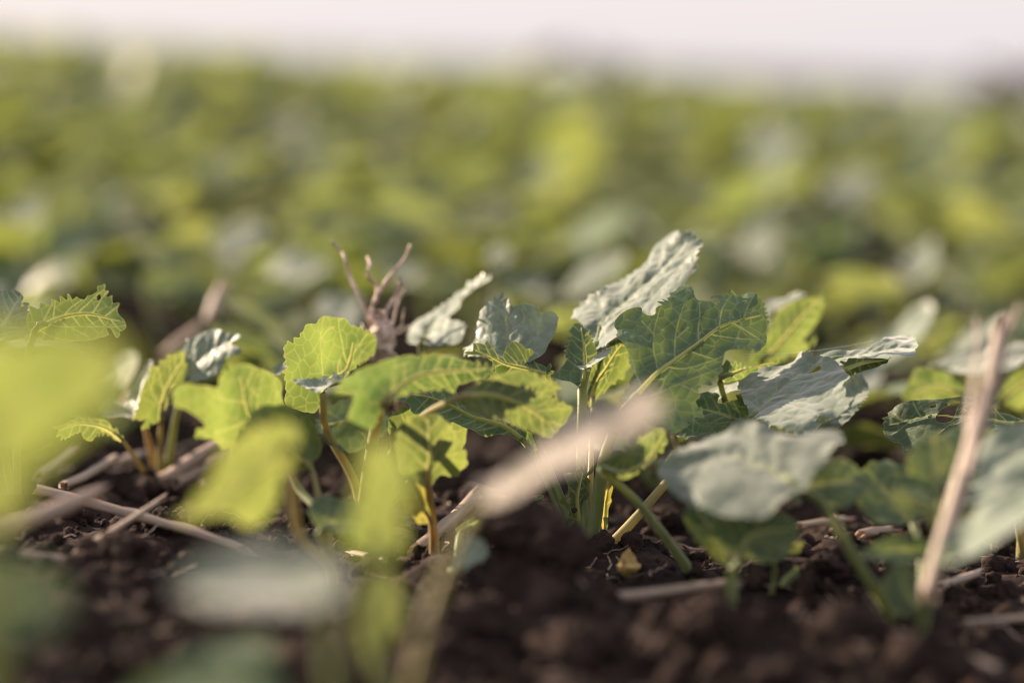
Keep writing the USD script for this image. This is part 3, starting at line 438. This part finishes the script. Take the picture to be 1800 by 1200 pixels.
traced_leaf(p, [(210, 1250), (290, 1180), (370, 1138), (455, 1130), (490, 1180), (480, 1250), (300, 1290)], [(480, 1240), (400, 1190), (260, 1220)], 0.60, -0.2, 1.1, GR, None, 1, stalk=[(520, 1280)], sr=0.002)
p = plant_at(690, 1240, 'blurred foreground plant whose dry beige leaf slants across the centre stalks', d=0.62)
traced_leaf(p, [(835, 855), (900, 818), (1000, 757), (1080, 707), (1140, 688), (1172, 718), (1140, 752), (1060, 792), (960, 842), (890, 882), (848, 884)], [(845, 872), (960, 808), (1080, 742), (1155, 705)], 0.655, -0.6, 0.95, 'dry_leaf', None, 1, stalk=[(800, 960), (745, 1110)], sr=0.0015, smat='stem_yellow')
p = plant_at(-20, 1200, 'blurred dark foreground plant in the bottom left corner', d=0.52)
traced_leaf(p, [(-60, 1010), (20, 985), (90, 1010), (120, 1080), (60, 1130), (-60, 1120)], [(-50, 1090), (20, 1060), (100, 1050)], 0.52, 0.0, 0.8, GR, None, 1, stalk=[(-40, 1150)], sr=0.0018)

# --- right, behind
p = plant_at(1720, 800, 'blurred plant right behind the upright straw with a flat pale leaf over yellow ones')
traced_leaf(p, [(1630, 645), (1700, 630), (1800, 608), (1835, 618), (1800, 650), (1700, 662)], [(1640, 648), (1720, 643), (1820, 622)], 1.03, -0.4, 2.8, W, None, 1, stalk=[(1700, 720)])
traced_leaf(p, [(1588, 700), (1620, 652), (1690, 662), (1702, 692), (1650, 708)], [(1690, 695), (1650, 680), (1600, 690)], 1.02, 0.9, -0.3, TH, None, -1, stalk=[(1710, 740)])
traced_leaf(p, [(1745, 700), (1760, 650), (1810, 645), (1830, 700), (1790, 720)], [(1760, 710), (1790, 685), (1820, 660)], 1.03, 0.9, -0.3, TH, None, -1, stalk=[(1730, 740)])
p = plant_at(1590, 730, 'blurred plant behind the flat leaf with a pointed pale leaf leaning right')
traced_leaf(p, [(1505, 645), (1560, 590), (1610, 545), (1642, 538), (1632, 580), (1590, 622), (1540, 645)], [(1515, 640), (1570, 600), (1635, 545)], 1.15, -0.9, 1.5, W, None, 1, stalk=[(1560, 690)])
traced_leaf(p, [(1650, 632), (1700, 590), (1765, 558), (1745, 605), (1700, 635)], [(1660, 628), (1700, 600), (1755, 565)], 1.15, -0.9, 1.5, W, None, 1, stalk=[(1620, 690)])

# --- single blurred plants further back whose leaves stand out
def oval(cx, cy, w, h, ang, seed):
    r = np.random.default_rng(seed); t = np.arange(14) / 14 * 2 * np.pi
    x, y = np.cos(t) * w / 2, np.sin(t) * h / 2 * (1 - 0.25 * np.cos(t)); k = 1 + r.normal(0, 0.06, 14)
    c, s = math.cos(math.radians(ang)), math.sin(math.radians(ang))
    rot = lambda x, y: (cx + c * x + s * y, cy - s * x + c * y)
    return [rot(x[i] * k[i], y[i] * k[i]) for i in range(14)], [rot(-w * .48, 0), rot(0, h * .05), rot(w * .46, 0)]
BACK = [(1000, 265, 190, 150, 60, 1.75, 'y', 'with a tall glowing yellow-green leaf above the centre'), (700, 390, 230, 100, 10, 1.45, 'y', 'with a broad golden leaf behind the dried roots'),
        (340, 420, 120, 85, 30, 1.4, 'y', 'with a bright yellow leaf left of the dried roots'), (105, 415, 130, 120, 40, 1.38, 'y', 'with a yellow leaf at the far left'),
        (1300, 345, 150, 90, 40, 1.55, 'y', 'with a lemon leaf above the sharp plant'), (1520, 497, 190, 55, -5, 1.25, 'y', 'with a low yellow-green leaf right of the sharp plant'),
        (1720, 385, 190, 80, -15, 1.45, 'y', 'with a green-gold leaf at the right'), (190, 480, 190, 90, 20, 1.28, 'y', 'with an olive leaf behind the left edge plant'),
        (560, 360, 150, 90, 25, 1.6, 'y', 'with a dull gold leaf beyond the dried roots'), (830, 320, 170, 100, 35, 1.7, 'y', 'with a soft yellow leaf left of the tallest blur'),
        (175, 390, 110, 62, 40, 1.36, 'w', 'with a pinkish pale leaf at the far left'), (420, 425, 140, 80, 35, 1.42, 'w', 'with a pale pink leaf behind the small left plant'),
        (1362, 262, 130, 105, 40, 1.8, 'w', 'with a high pale leaf above the right plant'), (1622, 462, 110, 62, 55, 1.28, 'w', 'with a pale upright leaf at the right'),
        (1050, 483, 165, 58, 28, 1.2, 'w', 'with a pale slanting leaf just left of the tallest leaf'), (480, 245, 200, 110, 25, 1.9, 'w', 'with a dim pinkish leaf in the far left'),
        (1335, 430, 110, 75, 60, 1.4, 'w', 'with a greyish leaf over the broad dark leaf'), (100, 235, 190, 90, 15, 1.9, 'w', 'with a faint grey leaf near the top left'),
        (1500, 330, 150, 70, 30, 1.6, 'w', 'with a tan-grey leaf near the right'), (880, 455, 60, 50, 20, 1.22, 'w', 'with a small pale leaf above the upright leaf'),
        (1240, 470, 120, 120, 60, 1.25, 'g', 'with a green leaf just behind the tallest leaf'), (600, 560, 120, 110, 50, 1.15, 'w', 'with a pinkish grey leaf right behind the dried roots'),
        (1460, 420, 140, 90, 20, 1.4, 'g', 'with a dark green leaf at the upper right'), (780, 500, 110, 70, 20, 1.2, 'g', 'with a dark leaf right of the dried roots'),
        (470, 520, 170, 80, 10, 1.18, 'g', 'with a dark bluish leaf in the shade left of the dried roots'), (300, 500, 130, 70, 10, 1.22, 'g', 'with a dark leaf over the small left plant')]
for k, (cx, cy, w, h, ang, d, kind, text) in enumerate(BACK):
    d = 1 + (d - 1) * 1.55; poly, rib = oval(cx, cy, w * .74, h * .74, ang, k)
    r = ray(cx - 10, cy); P = EYE + r * d; P[2] = float(G(P[0], P[1]))
    p = thing('seedling', 'blurred plant behind ' + text if False else 'blurred background plant ' + text, 'plant', P)
    a, b, mt, fc = {'y': (0.75, -0.1, TH, -1), 'w': (-0.55, 1.25, W, 1), 'g': (0.1, 0.8, GR, 1)}[kind]
    traced_leaf(p, poly, rib, d, a, b, mt, None, fc, stalk=[], sr=0.0022, step=0.003, cup=-3, wave=0.004)

# ------------------------------------------------------------------ generic plants of the field
def generic_leaf(rng, L, az, rise, droop, step, mat, twist=0.0):
    """One leaf of a generic plant: its stalk leaves the origin at azimuth az; returns blade and stalk."""
    Lp = L * rng.uniform(0.55, 0.85); wd = L * rng.uniform(0.30, 0.42)
    u = np.array([0, .1, .22, .35, .5, .65, .8, .92, 1.0]); wv = wd * np.array([.10, .42, .62, .85, 1, .95, .75, .42, .0]) * rng.uniform(0.88, 1.12, 9)
    poly = [(L * a, w) for a, w in zip(u, wv)] + [(L * a, -w) for a, w in list(zip(u, wv * rng.uniform(0.9, 1.1, 9)))[-2::-1]]
    pts, tri, vein, h, dedge, dmid, frac = blade_2d(np.array(poly), np.array([(0, 0), (L * .5, rng.normal(0, L * .02)), (L * .98, 0)]), step, int(rng.integers(1e6)), teeth=0.002, tooth=0.009, sec=0.014, ter=0.009)
    total = Lp + L
    s = np.linspace(0, total, 60); th = rise - droop * np.clip((s / total), 0, 1) ** 1.4
    cz = np.r_[0, np.cumsum(np.sin(th[1:]) * np.diff(s))]; cr = np.r_[0, np.cumsum(np.cos(th[1:]) * np.diff(s))]
    sa = Lp + pts[:, 0]
    rr_, zz, tt = np.interp(sa, s, cr), np.interp(sa, s, cz), np.interp(sa, s, th)
    und = 0.006 * (meshkit.fbm(np.c_[pts * 22, np.full(len(pts), rng.uniform(0, 99))], 2, 3) - 0.5) * 2
    hn = h + 5.0 * dmid ** 2 + und
    lat = pts[:, 1]; tw = twist
    x = rr_ - np.sin(tt) * (hn * math.cos(tw) + lat * math.sin(tw)); z = zz + np.cos(tt) * (hn * math.cos(tw) + lat * math.sin(tw)); y = lat * math.cos(tw) - hn * math.sin(tw)
    ca, sn = math.cos(az), math.sin(az)
    V = np.stack([x * ca - y * sn, x * sn + y * ca, z], 1)
    k = s <= Lp + L * 0.9
    st = np.stack([cr * ca, cr * sn, cz - 0.0008], 1)[k][::4]
    return (V, tri, vein), tube(st, np.linspace(0.0026, 0.0005, len(st)), 6)
def generic_plant(seed, path, step, cool=False):
    rng = np.random.default_rng(seed); n = int(rng.integers(5, 8)); out = []
    for j in range(n):
        az = j * 2.4 + rng.uniform(-.4, .4); inner = j / n
        lf, st = generic_leaf(rng, rng.uniform(0.055, 0.085) * (1 - 0.25 * inner), az, rng.uniform(0.75, 1.0) + inner * 0.45, rng.uniform(0.5, 1.5), step, None, rng.uniform(-0.6, 0.6))
        out.append((lf, st, rng.choice([W, GR, GR, GR, GR, TH] if cool else [W, GR, GR, GR, TH, TH])))
    return out
GROUP = 'blurred crop plants filling the field behind'
protos = []
rngf = np.random.default_rng(5)
spots = []
hero_xy = np.array([np.array(UsdGeom.Xformable(q).GetLocalTransformation().ExtractTranslation())[:2] for q in stage.GetPrimAtPath('/World').GetChildren() if q.GetName().startswith('seedling')])
ROW = 0.084
for yv in np.concatenate([np.arange(1.06, 1.6, 0.09), np.arange(1.6, 4.6, 0.075)]):
    half = 0.235 * yv + 0.12
    for xv in np.arange(-half, half, ROW):
        x, y = xv + rngf.uniform(-.05, .05), yv + rngf.uniform(-.05, .05)
        if np.min(np.hypot(*(hero_xy - [x, y]).T)) < 0.05: continue
        spots.append((math.hypot(x, y), x, y))
spots.sort()
def place(prim_xf, x, y, rz, sc):
    prim_xf.AddTranslateOp().Set(Gf.Vec3d(x, y, float(G(x, y)) - 0.002)); prim_xf.AddRotateZOp().Set(rz); prim_xf.AddScaleOp().Set(Gf.Vec3f(sc, sc, sc * 1.0))
LAB = 'blurred leafy crop plant standing in the soft-focus field behind the sharp ones'
NP = 7
for k, (d, x, y) in enumerate(spots[:240]):
    path = numbered('/World/seedling'); xf = UsdGeom.Xform.Define(stage, path); sc = rngf.uniform(0.72, 1.0) * (0.80 if y < 1.35 else 0.86)
    place(xf, x, y, rngf.uniform(0, 360), sc); tag(xf, LAB, 'plant', GROUP)
    if k < NP:
        xf.loc = np.zeros(3)
        for (V, F, vein), st, mt in generic_plant(900 + k, path, 0.0035, k < 3):
            lf = obj('leaf', (V, F), mt, xf, True, {'vein': vein}); obj('petiole', st, 'stem_green', lf, True)
        protos.append(path)
    else:
        xf.GetPrim().GetReferences().AddInternalReference(protos[int(rngf.integers(0, 4)) if y < 1.55 else int(rngf.integers(2, NP))])
        for kk in ('label', 'category', 'group'): pass
        xf.GetPrim().SetInstanceable(True)
rest = spots[240:]
# the rest of the field as one mass, thinning into larger tufts with distance
far = [(x, y, rngf.uniform(0.62, 0.9)) for _, x, y in rest]
y = 4.6
while y < 40:
    stp = 0.11 * max(1, (y / 4.6)) ** 0.9; half = 0.26 * y + 0.5
    for xv in np.arange(-half, half, stp * 1.15): far.append((xv + rngf.uniform(-.5, .5) * stp, y + rngf.uniform(-.5, .5) * stp, rngf.uniform(0.7, 1.0)))
    y += stp
# outside the frame, to both sides and behind, so that the light is that of a field
for yv in np.arange(-0.6, 6.0, 0.2):
    for xv in np.arange(-4.0, 4.0, 0.2):
        x, yy_ = xv + rngf.uniform(-.07, .07), yv + rngf.uniform(-.07, .07)
        if abs(x) > 0.235 * max(yy_, 0) + 0.26 and math.hypot(x, yy_) > 0.33: far.append((x, yy_, rngf.uniform(0.75, 1.1)))
pi = UsdGeom.PointInstancer.Define(stage, '/World/crop_mass')
tag(pi, 'green mass of young crop plants running to the horizon', 'crop', None, 'stuff')
targets = []
for k in range(4):
    path = '/World/crop_mass/plant_%03d' % (k + 1); xf = UsdGeom.Xform.Define(stage, path)
    for (V, F, vein), st, mt in generic_plant(950 + k, path, 0.006):
        obj('leaf', (V, F), mt, xf, True, {'vein': vein})
    targets.append(Sdf.Path(path))
pi.CreatePrototypesRel().SetTargets(targets)
fa = np.array(far)
pi.CreatePositionsAttr(Vt.Vec3fArray.FromNumpy(np.stack([fa[:, 0], fa[:, 1], G(fa[:, 0], fa[:, 1]) - 0.002], 1).astype(np.float32)))
pi.CreateProtoIndicesAttr(Vt.IntArray.FromNumpy(rngf.integers(0, 4, len(fa)).astype(np.int32)))
an = rngf.uniform(0, np.pi, len(fa))
pi.CreateOrientationsAttr(Vt.QuathArray([Gf.Quath(float(math.cos(t)), 0, 0, float(math.sin(t))) for t in an]))
pi.CreateScalesAttr(Vt.Vec3fArray.FromNumpy(np.repeat(fa[:, 2:3], 3, 1).astype(np.float32)))

# ------------------------------------------------------------------ straw, clods, roots and small litter
def straw_mesh(L, r, rng, hollow=True):
    n = max(6, int(L / 0.006)); s = np.linspace(0, L, n); sides = 12
    node = np.exp(-((s - L * rng.uniform(.25, .7)) / (r * 1.2)) ** 2) * 0.22
    bendy = np.stack([s, 0.020 * L * np.sin(s / L * 3.4 + rng.uniform(0, 6)), 0.012 * L * np.sin(s / L * 2.2 + rng.uniform(0, 6))], 1)
    R = r * (1 + node) * (1 - 0.12 * s / L)
    V, F = tube(bendy, R, sides, cap=False, squash=rng.uniform(.62, .95))
    V = V.reshape(n, sides, 3); V[0, :, 0] += rng.uniform(-1, 1, sides) * r * 0.7; V[-1, :, 0] += rng.uniform(-1, 1, sides) * r * 2.4
    c = bendy[:, None]; inner = c + (V - c) * 0.72
    V = V.reshape(-1, 3); I = inner.reshape(-1, 3); N = len(V)
    j = np.arange(sides); k = (j + 1) % sides; e = (n - 1) * sides
    F2 = np.vstack([F, F[:, ::-1] + N, np.stack([j, k, k + N], 1), np.stack([j, k + N, j + N], 1), np.stack([e + k, e + j, e + j + N], 1), np.stack([e + k, e + j + N, e + k + N], 1)])
    return np.vstack([V, I]), F2
def dent(V, r, seed):
    k = V * np.array([0.12, 1, 1]) / r; q = meshkit.fbm(k * 1.7 + seed, 3, seed) - 0.5; rad = np.array([0, 1, 1.0])
    return V + V * rad * q[:, None] * 0.55
def straw_between(A, B, r, label, seed, name='straw', group=None, mat='straw'):
    A, B = np.array(A, float), np.array(B, float); L = np.linalg.norm(B - A); x = (B - A) / L
    y = np.cross([0, 0, 1], x); y = y / np.linalg.norm(y) if np.linalg.norm(y) > 1e-3 else np.array([0, 1.0, 0]); z = np.cross(x, y)
    V, F = straw_mesh(L, r, np.random.default_rng(seed)); V = dent(V, r, seed)
    if seed == 9:                                             # torn sheath strips standing off the upper end
        for k, (a, b, o) in enumerate(((0.62, 1.05, 2.2), (0.45, 0.93, -1.8), (0.78, 1.10, -1.2))):
            q = np.linspace(a, b, 14); off = (q - a) / (b - a)
            V, F = join([(V, F), tube(np.stack([q * L, 0.7 * r * np.sign(o) + o * r * off ** 2, 0.5 * r * np.sin(off * 5 + k)], 1), r * 0.42 * (1 - 0.7 * off), 6, squash=0.35)])
    m = obj(name, (V, F), mat, None, 50)
    m.AddTransformOp().Set(Gf.Matrix4d(*x, 0, *y, 0, *z, 0, *A, 1)); tag(m, label, 'straw', group)
    return m
def straw_px(a, b, r, label, seed, lift=(0.004, 0.004), da=None, db=None):
    A = on_ground(*a, z=lift[0]) if da is None else at(*a, da); B = on_ground(*b, z=lift[1]) if db is None else at(*b, db)
    return straw_between(A, B, r, label, seed)
straw_px((68, 864), (432, 966), 0.0021, 'long grey split straw lying from the left edge to the lit crumbs', 1, (0.016, 0.004))
straw_px((132, 972), (282, 878), 0.0017, 'thin shiny straw leaning over the long split straw', 2, (0.006, 0.022))
straw_px((-30, 962), (136, 986), 0.0021, 'pale straw stub cut by the left edge', 3, (0.010, 0.006))
straw_px((112, 852), (196, 812), 0.0027, 'short hollow straw with its open end facing the camera', 4, (0.010, 0.010))
straw_px((188, 818), (252, 796), 0.0026, 'grey straw end just behind the hollow straw', 5, (0.007, 0.008))
straw_px((68, 838), (124, 786), 0.0026, 'small straw with a glinting tip at the left', 6, (0.006, 0.012))
straw_px((285, 842), (385, 782), 0.0040, 'broad flat straw right of the small left plant', 7, (0.005, 0.018))
straw_px((310, 850), (400, 800), 0.0030, 'slim straw leaning along the broad flat one', 8, (0.004, 0.012))
straw_px((1640, 1045), (1752, 578), 0.0030, 'tall blurred upright tan straw at the right', 9, da=0.745, db=0.77)
straw_px((1052, 1052), (1282, 1026), 0.0028, 'blurred pinkish straw lying at the bottom centre', 10, da=0.80, db=0.83)
straw_px((1048, 1062), (1105, 1135), 0.0022, 'short pale straw standing out of the bottom soil', 11, da=0.79, db=0.77)
straw_px((285, 625), (345, 578), 0.0028, 'blurred tan straw behind the small left plant', 12, da=1.14, db=1.16)
straw_px((366, 560), (390, 508), 0.0034, 'blurred pale stub above the small left plant', 13, da=1.15, db=1.16)
straw_px((-20, 940), (160, 868), 0.0030, 'wide blurred straw in front of the long split straw', 14, da=0.77, db=0.80)
straw_px((1400, 925), (1490, 910), 0.0022, 'dull straw on the soil under the pale grey leaf', 15)
straw_px((1510, 940), (1565, 930), 0.0026, 'short brown straw right of the long bent stalk', 16)
straw_px((1655, 1030), (1720, 1003), 0.0020, 'pale straw beside the foot of the upright straw', 17)
straw_px((1690, 1095), (1800, 1085), 0.0017, 'thin straw on the dark soil at the bottom right', 18)
straw_px((700, 690), (712, 745), 0.0020, 'pink straw bit under the wide leaf', 19, da=0.98, db=0.99)
straw_px((740, 965), (838, 868), 0.0032, 'lit yellowish straw left of the centre stalks', 20, (0.002, 0.012))
rs = np.random.default_rng(77)
for k in range(46):                                           # scattered litter, each its own piece
    x = rs.uniform(-0.26, 0.26); y = rs.choice([rs.uniform(0.66, 1.3), rs.uniform(0.95, 1.9)]); L = rs.uniform(0.012, 0.05); t = rs.uniform(0, np.pi)
    c = np.array([x, y, 0]); dv = np.array([math.cos(t), math.sin(t), 0]) * L / 2
    A, B = c - dv, c + dv; r = rs.uniform(0.0009, 0.0024)
    A[2] = float(G(A[0], A[1])) + r + .001; B[2] = float(G(B[0], B[1])) + r + rs.uniform(0, .006)
    straw_between(A, B, r, 'short bit of dry straw lying on the dark soil between the plants', 200 + k, group='short straw bits on the soil')

def clod_mesh(r, seed, sub=4):
    m = trimesh.creation.icosphere(sub, 1.0); v = m.vertices
    k = 0.55 + 0.8 * meshkit.fbm(v * 1.5 + seed, 2, seed) + 0.42 * (np.abs(meshkit.fbm(v * 4.2 + seed, 3, seed + 3) - 0.5) * 2) + 0.12 * meshkit.fbm(v * 13, 2, seed + 5)
    v = v * (k * r / 1.12)[:, None]
    return v, m.faces
CL = [((918, 985), 0.80, 0.0155, 'large blurred dark clod in front of the sharp plant foot'), ((985, 1010), 0.79, 0.012, 'blurred clod right beside the large dark one'), ((860, 1060), 0.76, 0.014, 'blurred clod below the large dark one'),
      ((1450, 1012), 0.86, 0.010, 'crumbly reddish clod behind the long bent stalk'), ((1395, 1035), 0.85, 0.009, 'dark crumbly clod next to the tiny seedling'), ((1490, 1120), 0.75, 0.016, 'blurred brown clod at the bottom right'),
      ((1250, 1150), 0.74, 0.014, 'blurred dark clod at the bottom centre right'), ((1770, 1015), 0.86, 0.009, 'mossy-looking lump at the right edge'), ((285, 945), 0.885, 0.0085, 'angular clod right below the long split straw'),
      ((345, 935), 0.90, 0.0065, 'lit clod at the end of the long split straw'), ((220, 1010), 0.82, 0.011, 'blurred brown clod left of the pale blue-grey leaf'), ((275, 888), 0.93, 0.004, 'small crumb clod behind the split straw'),
      ((575, 1165), 0.70, 0.012, 'pinkish blurred clod at the bottom left'), ((1010, 1150), 0.74, 0.014, 'blurred dark clod at the bottom centre'), ((1640, 1150), 0.73, 0.015, 'blurred dark clod in the bottom right'),
      ((780, 1110), 0.75, 0.012, 'blurred dark clod between the foreground stalks'), ((140, 1120), 0.74, 0.014, 'blurred dark clod in the bottom left'), ((1130, 960), 0.92, 0.008, 'crumbly clod just right of the sharp plant foot'),
      ((1180, 905), 0.97, 0.010, 'shaded clod behind the leaning yellow stalk'), ((1530, 800), 1.10, 0.012, 'blurred reddish clod under the drooping eaten leaf')]
for k, ((px, py), d, r, text) in enumerate(CL):
    P = at(px, py, d); P[2] = max(float(G(P[0], P[1])) + r * 0.35, P[2] - r * 0.3) if P[2] < 0.03 else r * 0.4
    P[2] = float(G(P[0], P[1])) + r * 0.15; r *= 0.8
    v, f = clod_mesh(r, 40 + k)
    v = v * np.array([1.15, 1.0, 0.85])
    tag(obj('soil_clod', (v + P, f), 'clod', None, 60), text, 'clod')
# loose crumbs, uncountable
cp = UsdGeom.PointInstancer.Define(stage, '/World/soil_crumbs'); tag(cp, 'loose dark crumbs covering the soil', 'soil crumbs', None, 'stuff')
tg = []
for k in range(5):
    v, f = clod_mesh(1.0, 300 + k, 2); m = obj('crumb', (v, f), 'clod', cp, 60); tg.append(m.GetPath())
cp.CreatePrototypesRel().SetTargets(tg)
N = 16000; cy_ = 0.62 + 1.3 * rs.random(N) ** 1.5; cx_ = rs.uniform(-1, 1, N) * (0.24 * cy_ + 0.06); cr_ = 0.0006 + 0.0042 * rs.random(N) ** 5
cp.CreatePositionsAttr(Vt.Vec3fArray.FromNumpy(np.stack([cx_, cy_, G(cx_, cy_) + cr_ * 0.4], 1).astype(np.float32)))
cp.CreateProtoIndicesAttr(Vt.IntArray.FromNumpy(rs.integers(0, 5, N).astype(np.int32)))
cp.CreateScalesAttr(Vt.Vec3fArray.FromNumpy(np.repeat(cr_[:, None], 3, 1).astype(np.float32)))
# fine dry root fibres on the soil
fib = []
for k in range(260):
    y = 0.70 + 0.5 * rs.random(); x = rs.uniform(-1, 1) * 0.24 * y; t = rs.uniform(0, 6.28); L = rs.uniform(0.004, 0.018); n = 7
    pts = []; px_, py_, pz_ = x, y, float(G(x, y)) + 0.001
    for j in range(n):
        pts.append((px_, py_, pz_)); t += rs.normal(0, .5); px_ += math.cos(t) * L / n; py_ += math.sin(t) * L / n; pz_ = max(pz_ + rs.normal(0.0004, 0.0008), float(G(px_, py_)) + .0006)
    fib.append(tube(pts, rs.uniform(0.00012, 0.0003), 4))
tag(obj('root_fibres', join(fib), 'root'), 'fine dry root fibres strewn over the soil', 'fibres', None, 'stuff')

# dried, upturned root stock resting on the backlit leaves
rc = at(668, 600, 0.975)
t = thing('dried_root_stock', 'dried upturned root stock with thin forked roots pointing up, on the yellow-green leaves', 'root', rc)
def rp(pts, dd=0.0): return np.array([at(px, py, 0.975 + dd + 0.004 * math.sin(px * .13 + py * .07)) for px, py in pts])
def root(name, pts, r0, r1, dd=0.0):
    C = resample(catmull(rp(pts, dd), 6, False), 0.0015); C = C + 0.0004 * (np.stack([meshkit.noise(C * 700, s) for s in (1, 2, 3)], 1) - .5)
    obj(name, tube(C, np.linspace(r0, r1, len(C)), 7), 'root', t, True, None, rc)
v, f = clod_mesh(0.0062, 71, 3); obj('stump', (v * [0.9, .9, 1.35] + rp([(668, 600)])[0], f), 'root', t, 60, None, rc)
root('root', [(660, 590), (645, 550), (632, 520), (612, 480), (607, 455), (598, 440), (584, 425)], 0.00108, 0.00050)
root('root', [(655, 585), (655, 540), (668, 510), (690, 480), (712, 455), (722, 430)], 0.00108, 0.00072, .004)
root('root', [(662, 530), (662, 500), (645, 485), (650, 465), (646, 452)], 0.00079, 0.00058, .002)
root('root', [(672, 590), (680, 545), (697, 520), (703, 490), (706, 498)], 0.00101, 0.00086, -.002)
root('root', [(684, 590), (692, 560), (700, 530), (712, 510)], 0.00072, 0.00043, .006)
root('root', [(665, 592), (672, 560), (666, 545)], 0.00086, 0.00065, -.004)
root('root', [(680, 590), (705, 583), (722, 572)], 0.00086, 0.00043, .003)
root('root', [(705, 580), (708, 560), (711, 540)], 0.00050, 0.00036, .003)
root('root', [(660, 560), (676, 545), (672, 560)], 0.00065, 0.00036, .004)
root('root', [(670, 610), (690, 622), (700, 632)], 0.00130, 0.00072, -.003)

for k in range(9):
    a0 = rs.uniform(-0.9, 0.9); x0, y0 = 668 + rs.uniform(-16, 16), 592 + rs.uniform(-8, 8); L = rs.uniform(25, 70)
    root('root', [(x0, y0), (x0 + L * .5 * math.sin(a0) + rs.uniform(-6, 6), y0 - L * .5 * math.cos(a0)), (x0 + L * math.sin(a0), y0 - L * math.cos(a0) * .9)], 0.0006, 0.0003, rs.uniform(-.006, .006))
v, f = clod_mesh(0.0042, 91, 3); P = on_ground(1104, 992, 0.003)
tag(obj('seed_husk', (v * [1.0, 1, 1.0] * np.where(v[:, 2:] > 0, [[.75, .75, 1.3]], [[1, 1, 1]]) + P, f), 'husk', None, 60), 'small yellow-brown seed husk on the dark soil right of the sharp plant foot', 'husk')
def thread(a, b, da, db, label):
    A, B = at(*a, da), at(*b, db); s = np.linspace(0, 1, 24)[:, None]; C = A + (B - A) * s - np.array([0, 0, 0.004]) * (s * (1 - s)) * 4 * 0.4
    tag(obj('spider_thread', tube(C, 0.00005, 4), 'silk'), label, 'thread')
thread((1310, 622), (1535, 598), 0.92, 0.94, 'thin spider thread strung over the grey quilted leaf')

# ------------------------------------------------------------------ taller clumps on the skyline
def tall_weed(px, d, H, label, seed):
    r = ray(px, 120); P = EYE + r * d; P[2] = float(G(P[0], P[1])); rg = np.random.default_rng(seed)
    t = thing('tall_weed', label, 'weed', P)
    obj('stem', tube([(0, 0, -0.01), (0.004, 0, H * .5), (-.003, 0.002, H)], [.004, .0032, .0012], 8), 'bark', t)
    for k in range(16):
        (V, F, vein), st = generic_leaf(rg, rg.uniform(.045, .075), rg.uniform(0, 6.28), rg.uniform(.3, 1.0), rg.uniform(.6, 1.6), .006, None, rg.uniform(-.6, .6))
        o = np.array([0, 0, H * rg.uniform(.25, .95) - 0.02]); lf = obj('leaf', (V * 0.8 + o, F), 'brown_leaf', t, True, {'vein': vein}); obj('petiole', (st[0] * 0.8 + o, st[1]), 'bark', lf)
leaf_material('brown_leaf', (0.05, 0.04, 0.03), (0.10, 0.075, 0.05), (0.12, 0.1, 0.06), (0.14, 0.10, 0.04), (0.2, 0.16, 0.1), 0.25, 0.1)
tall_weed(1045, 3.3, 0.128, 'small dark weed standing up on the skyline above the tallest leaf', 1)
tall_weed(1775, 3.2, 0.118, 'dark brownish weed standing on the skyline at the right edge', 2)
tall_weed(1815, 3.1, 0.138, 'taller dark brownish weed cut by the right edge on the skyline', 3)
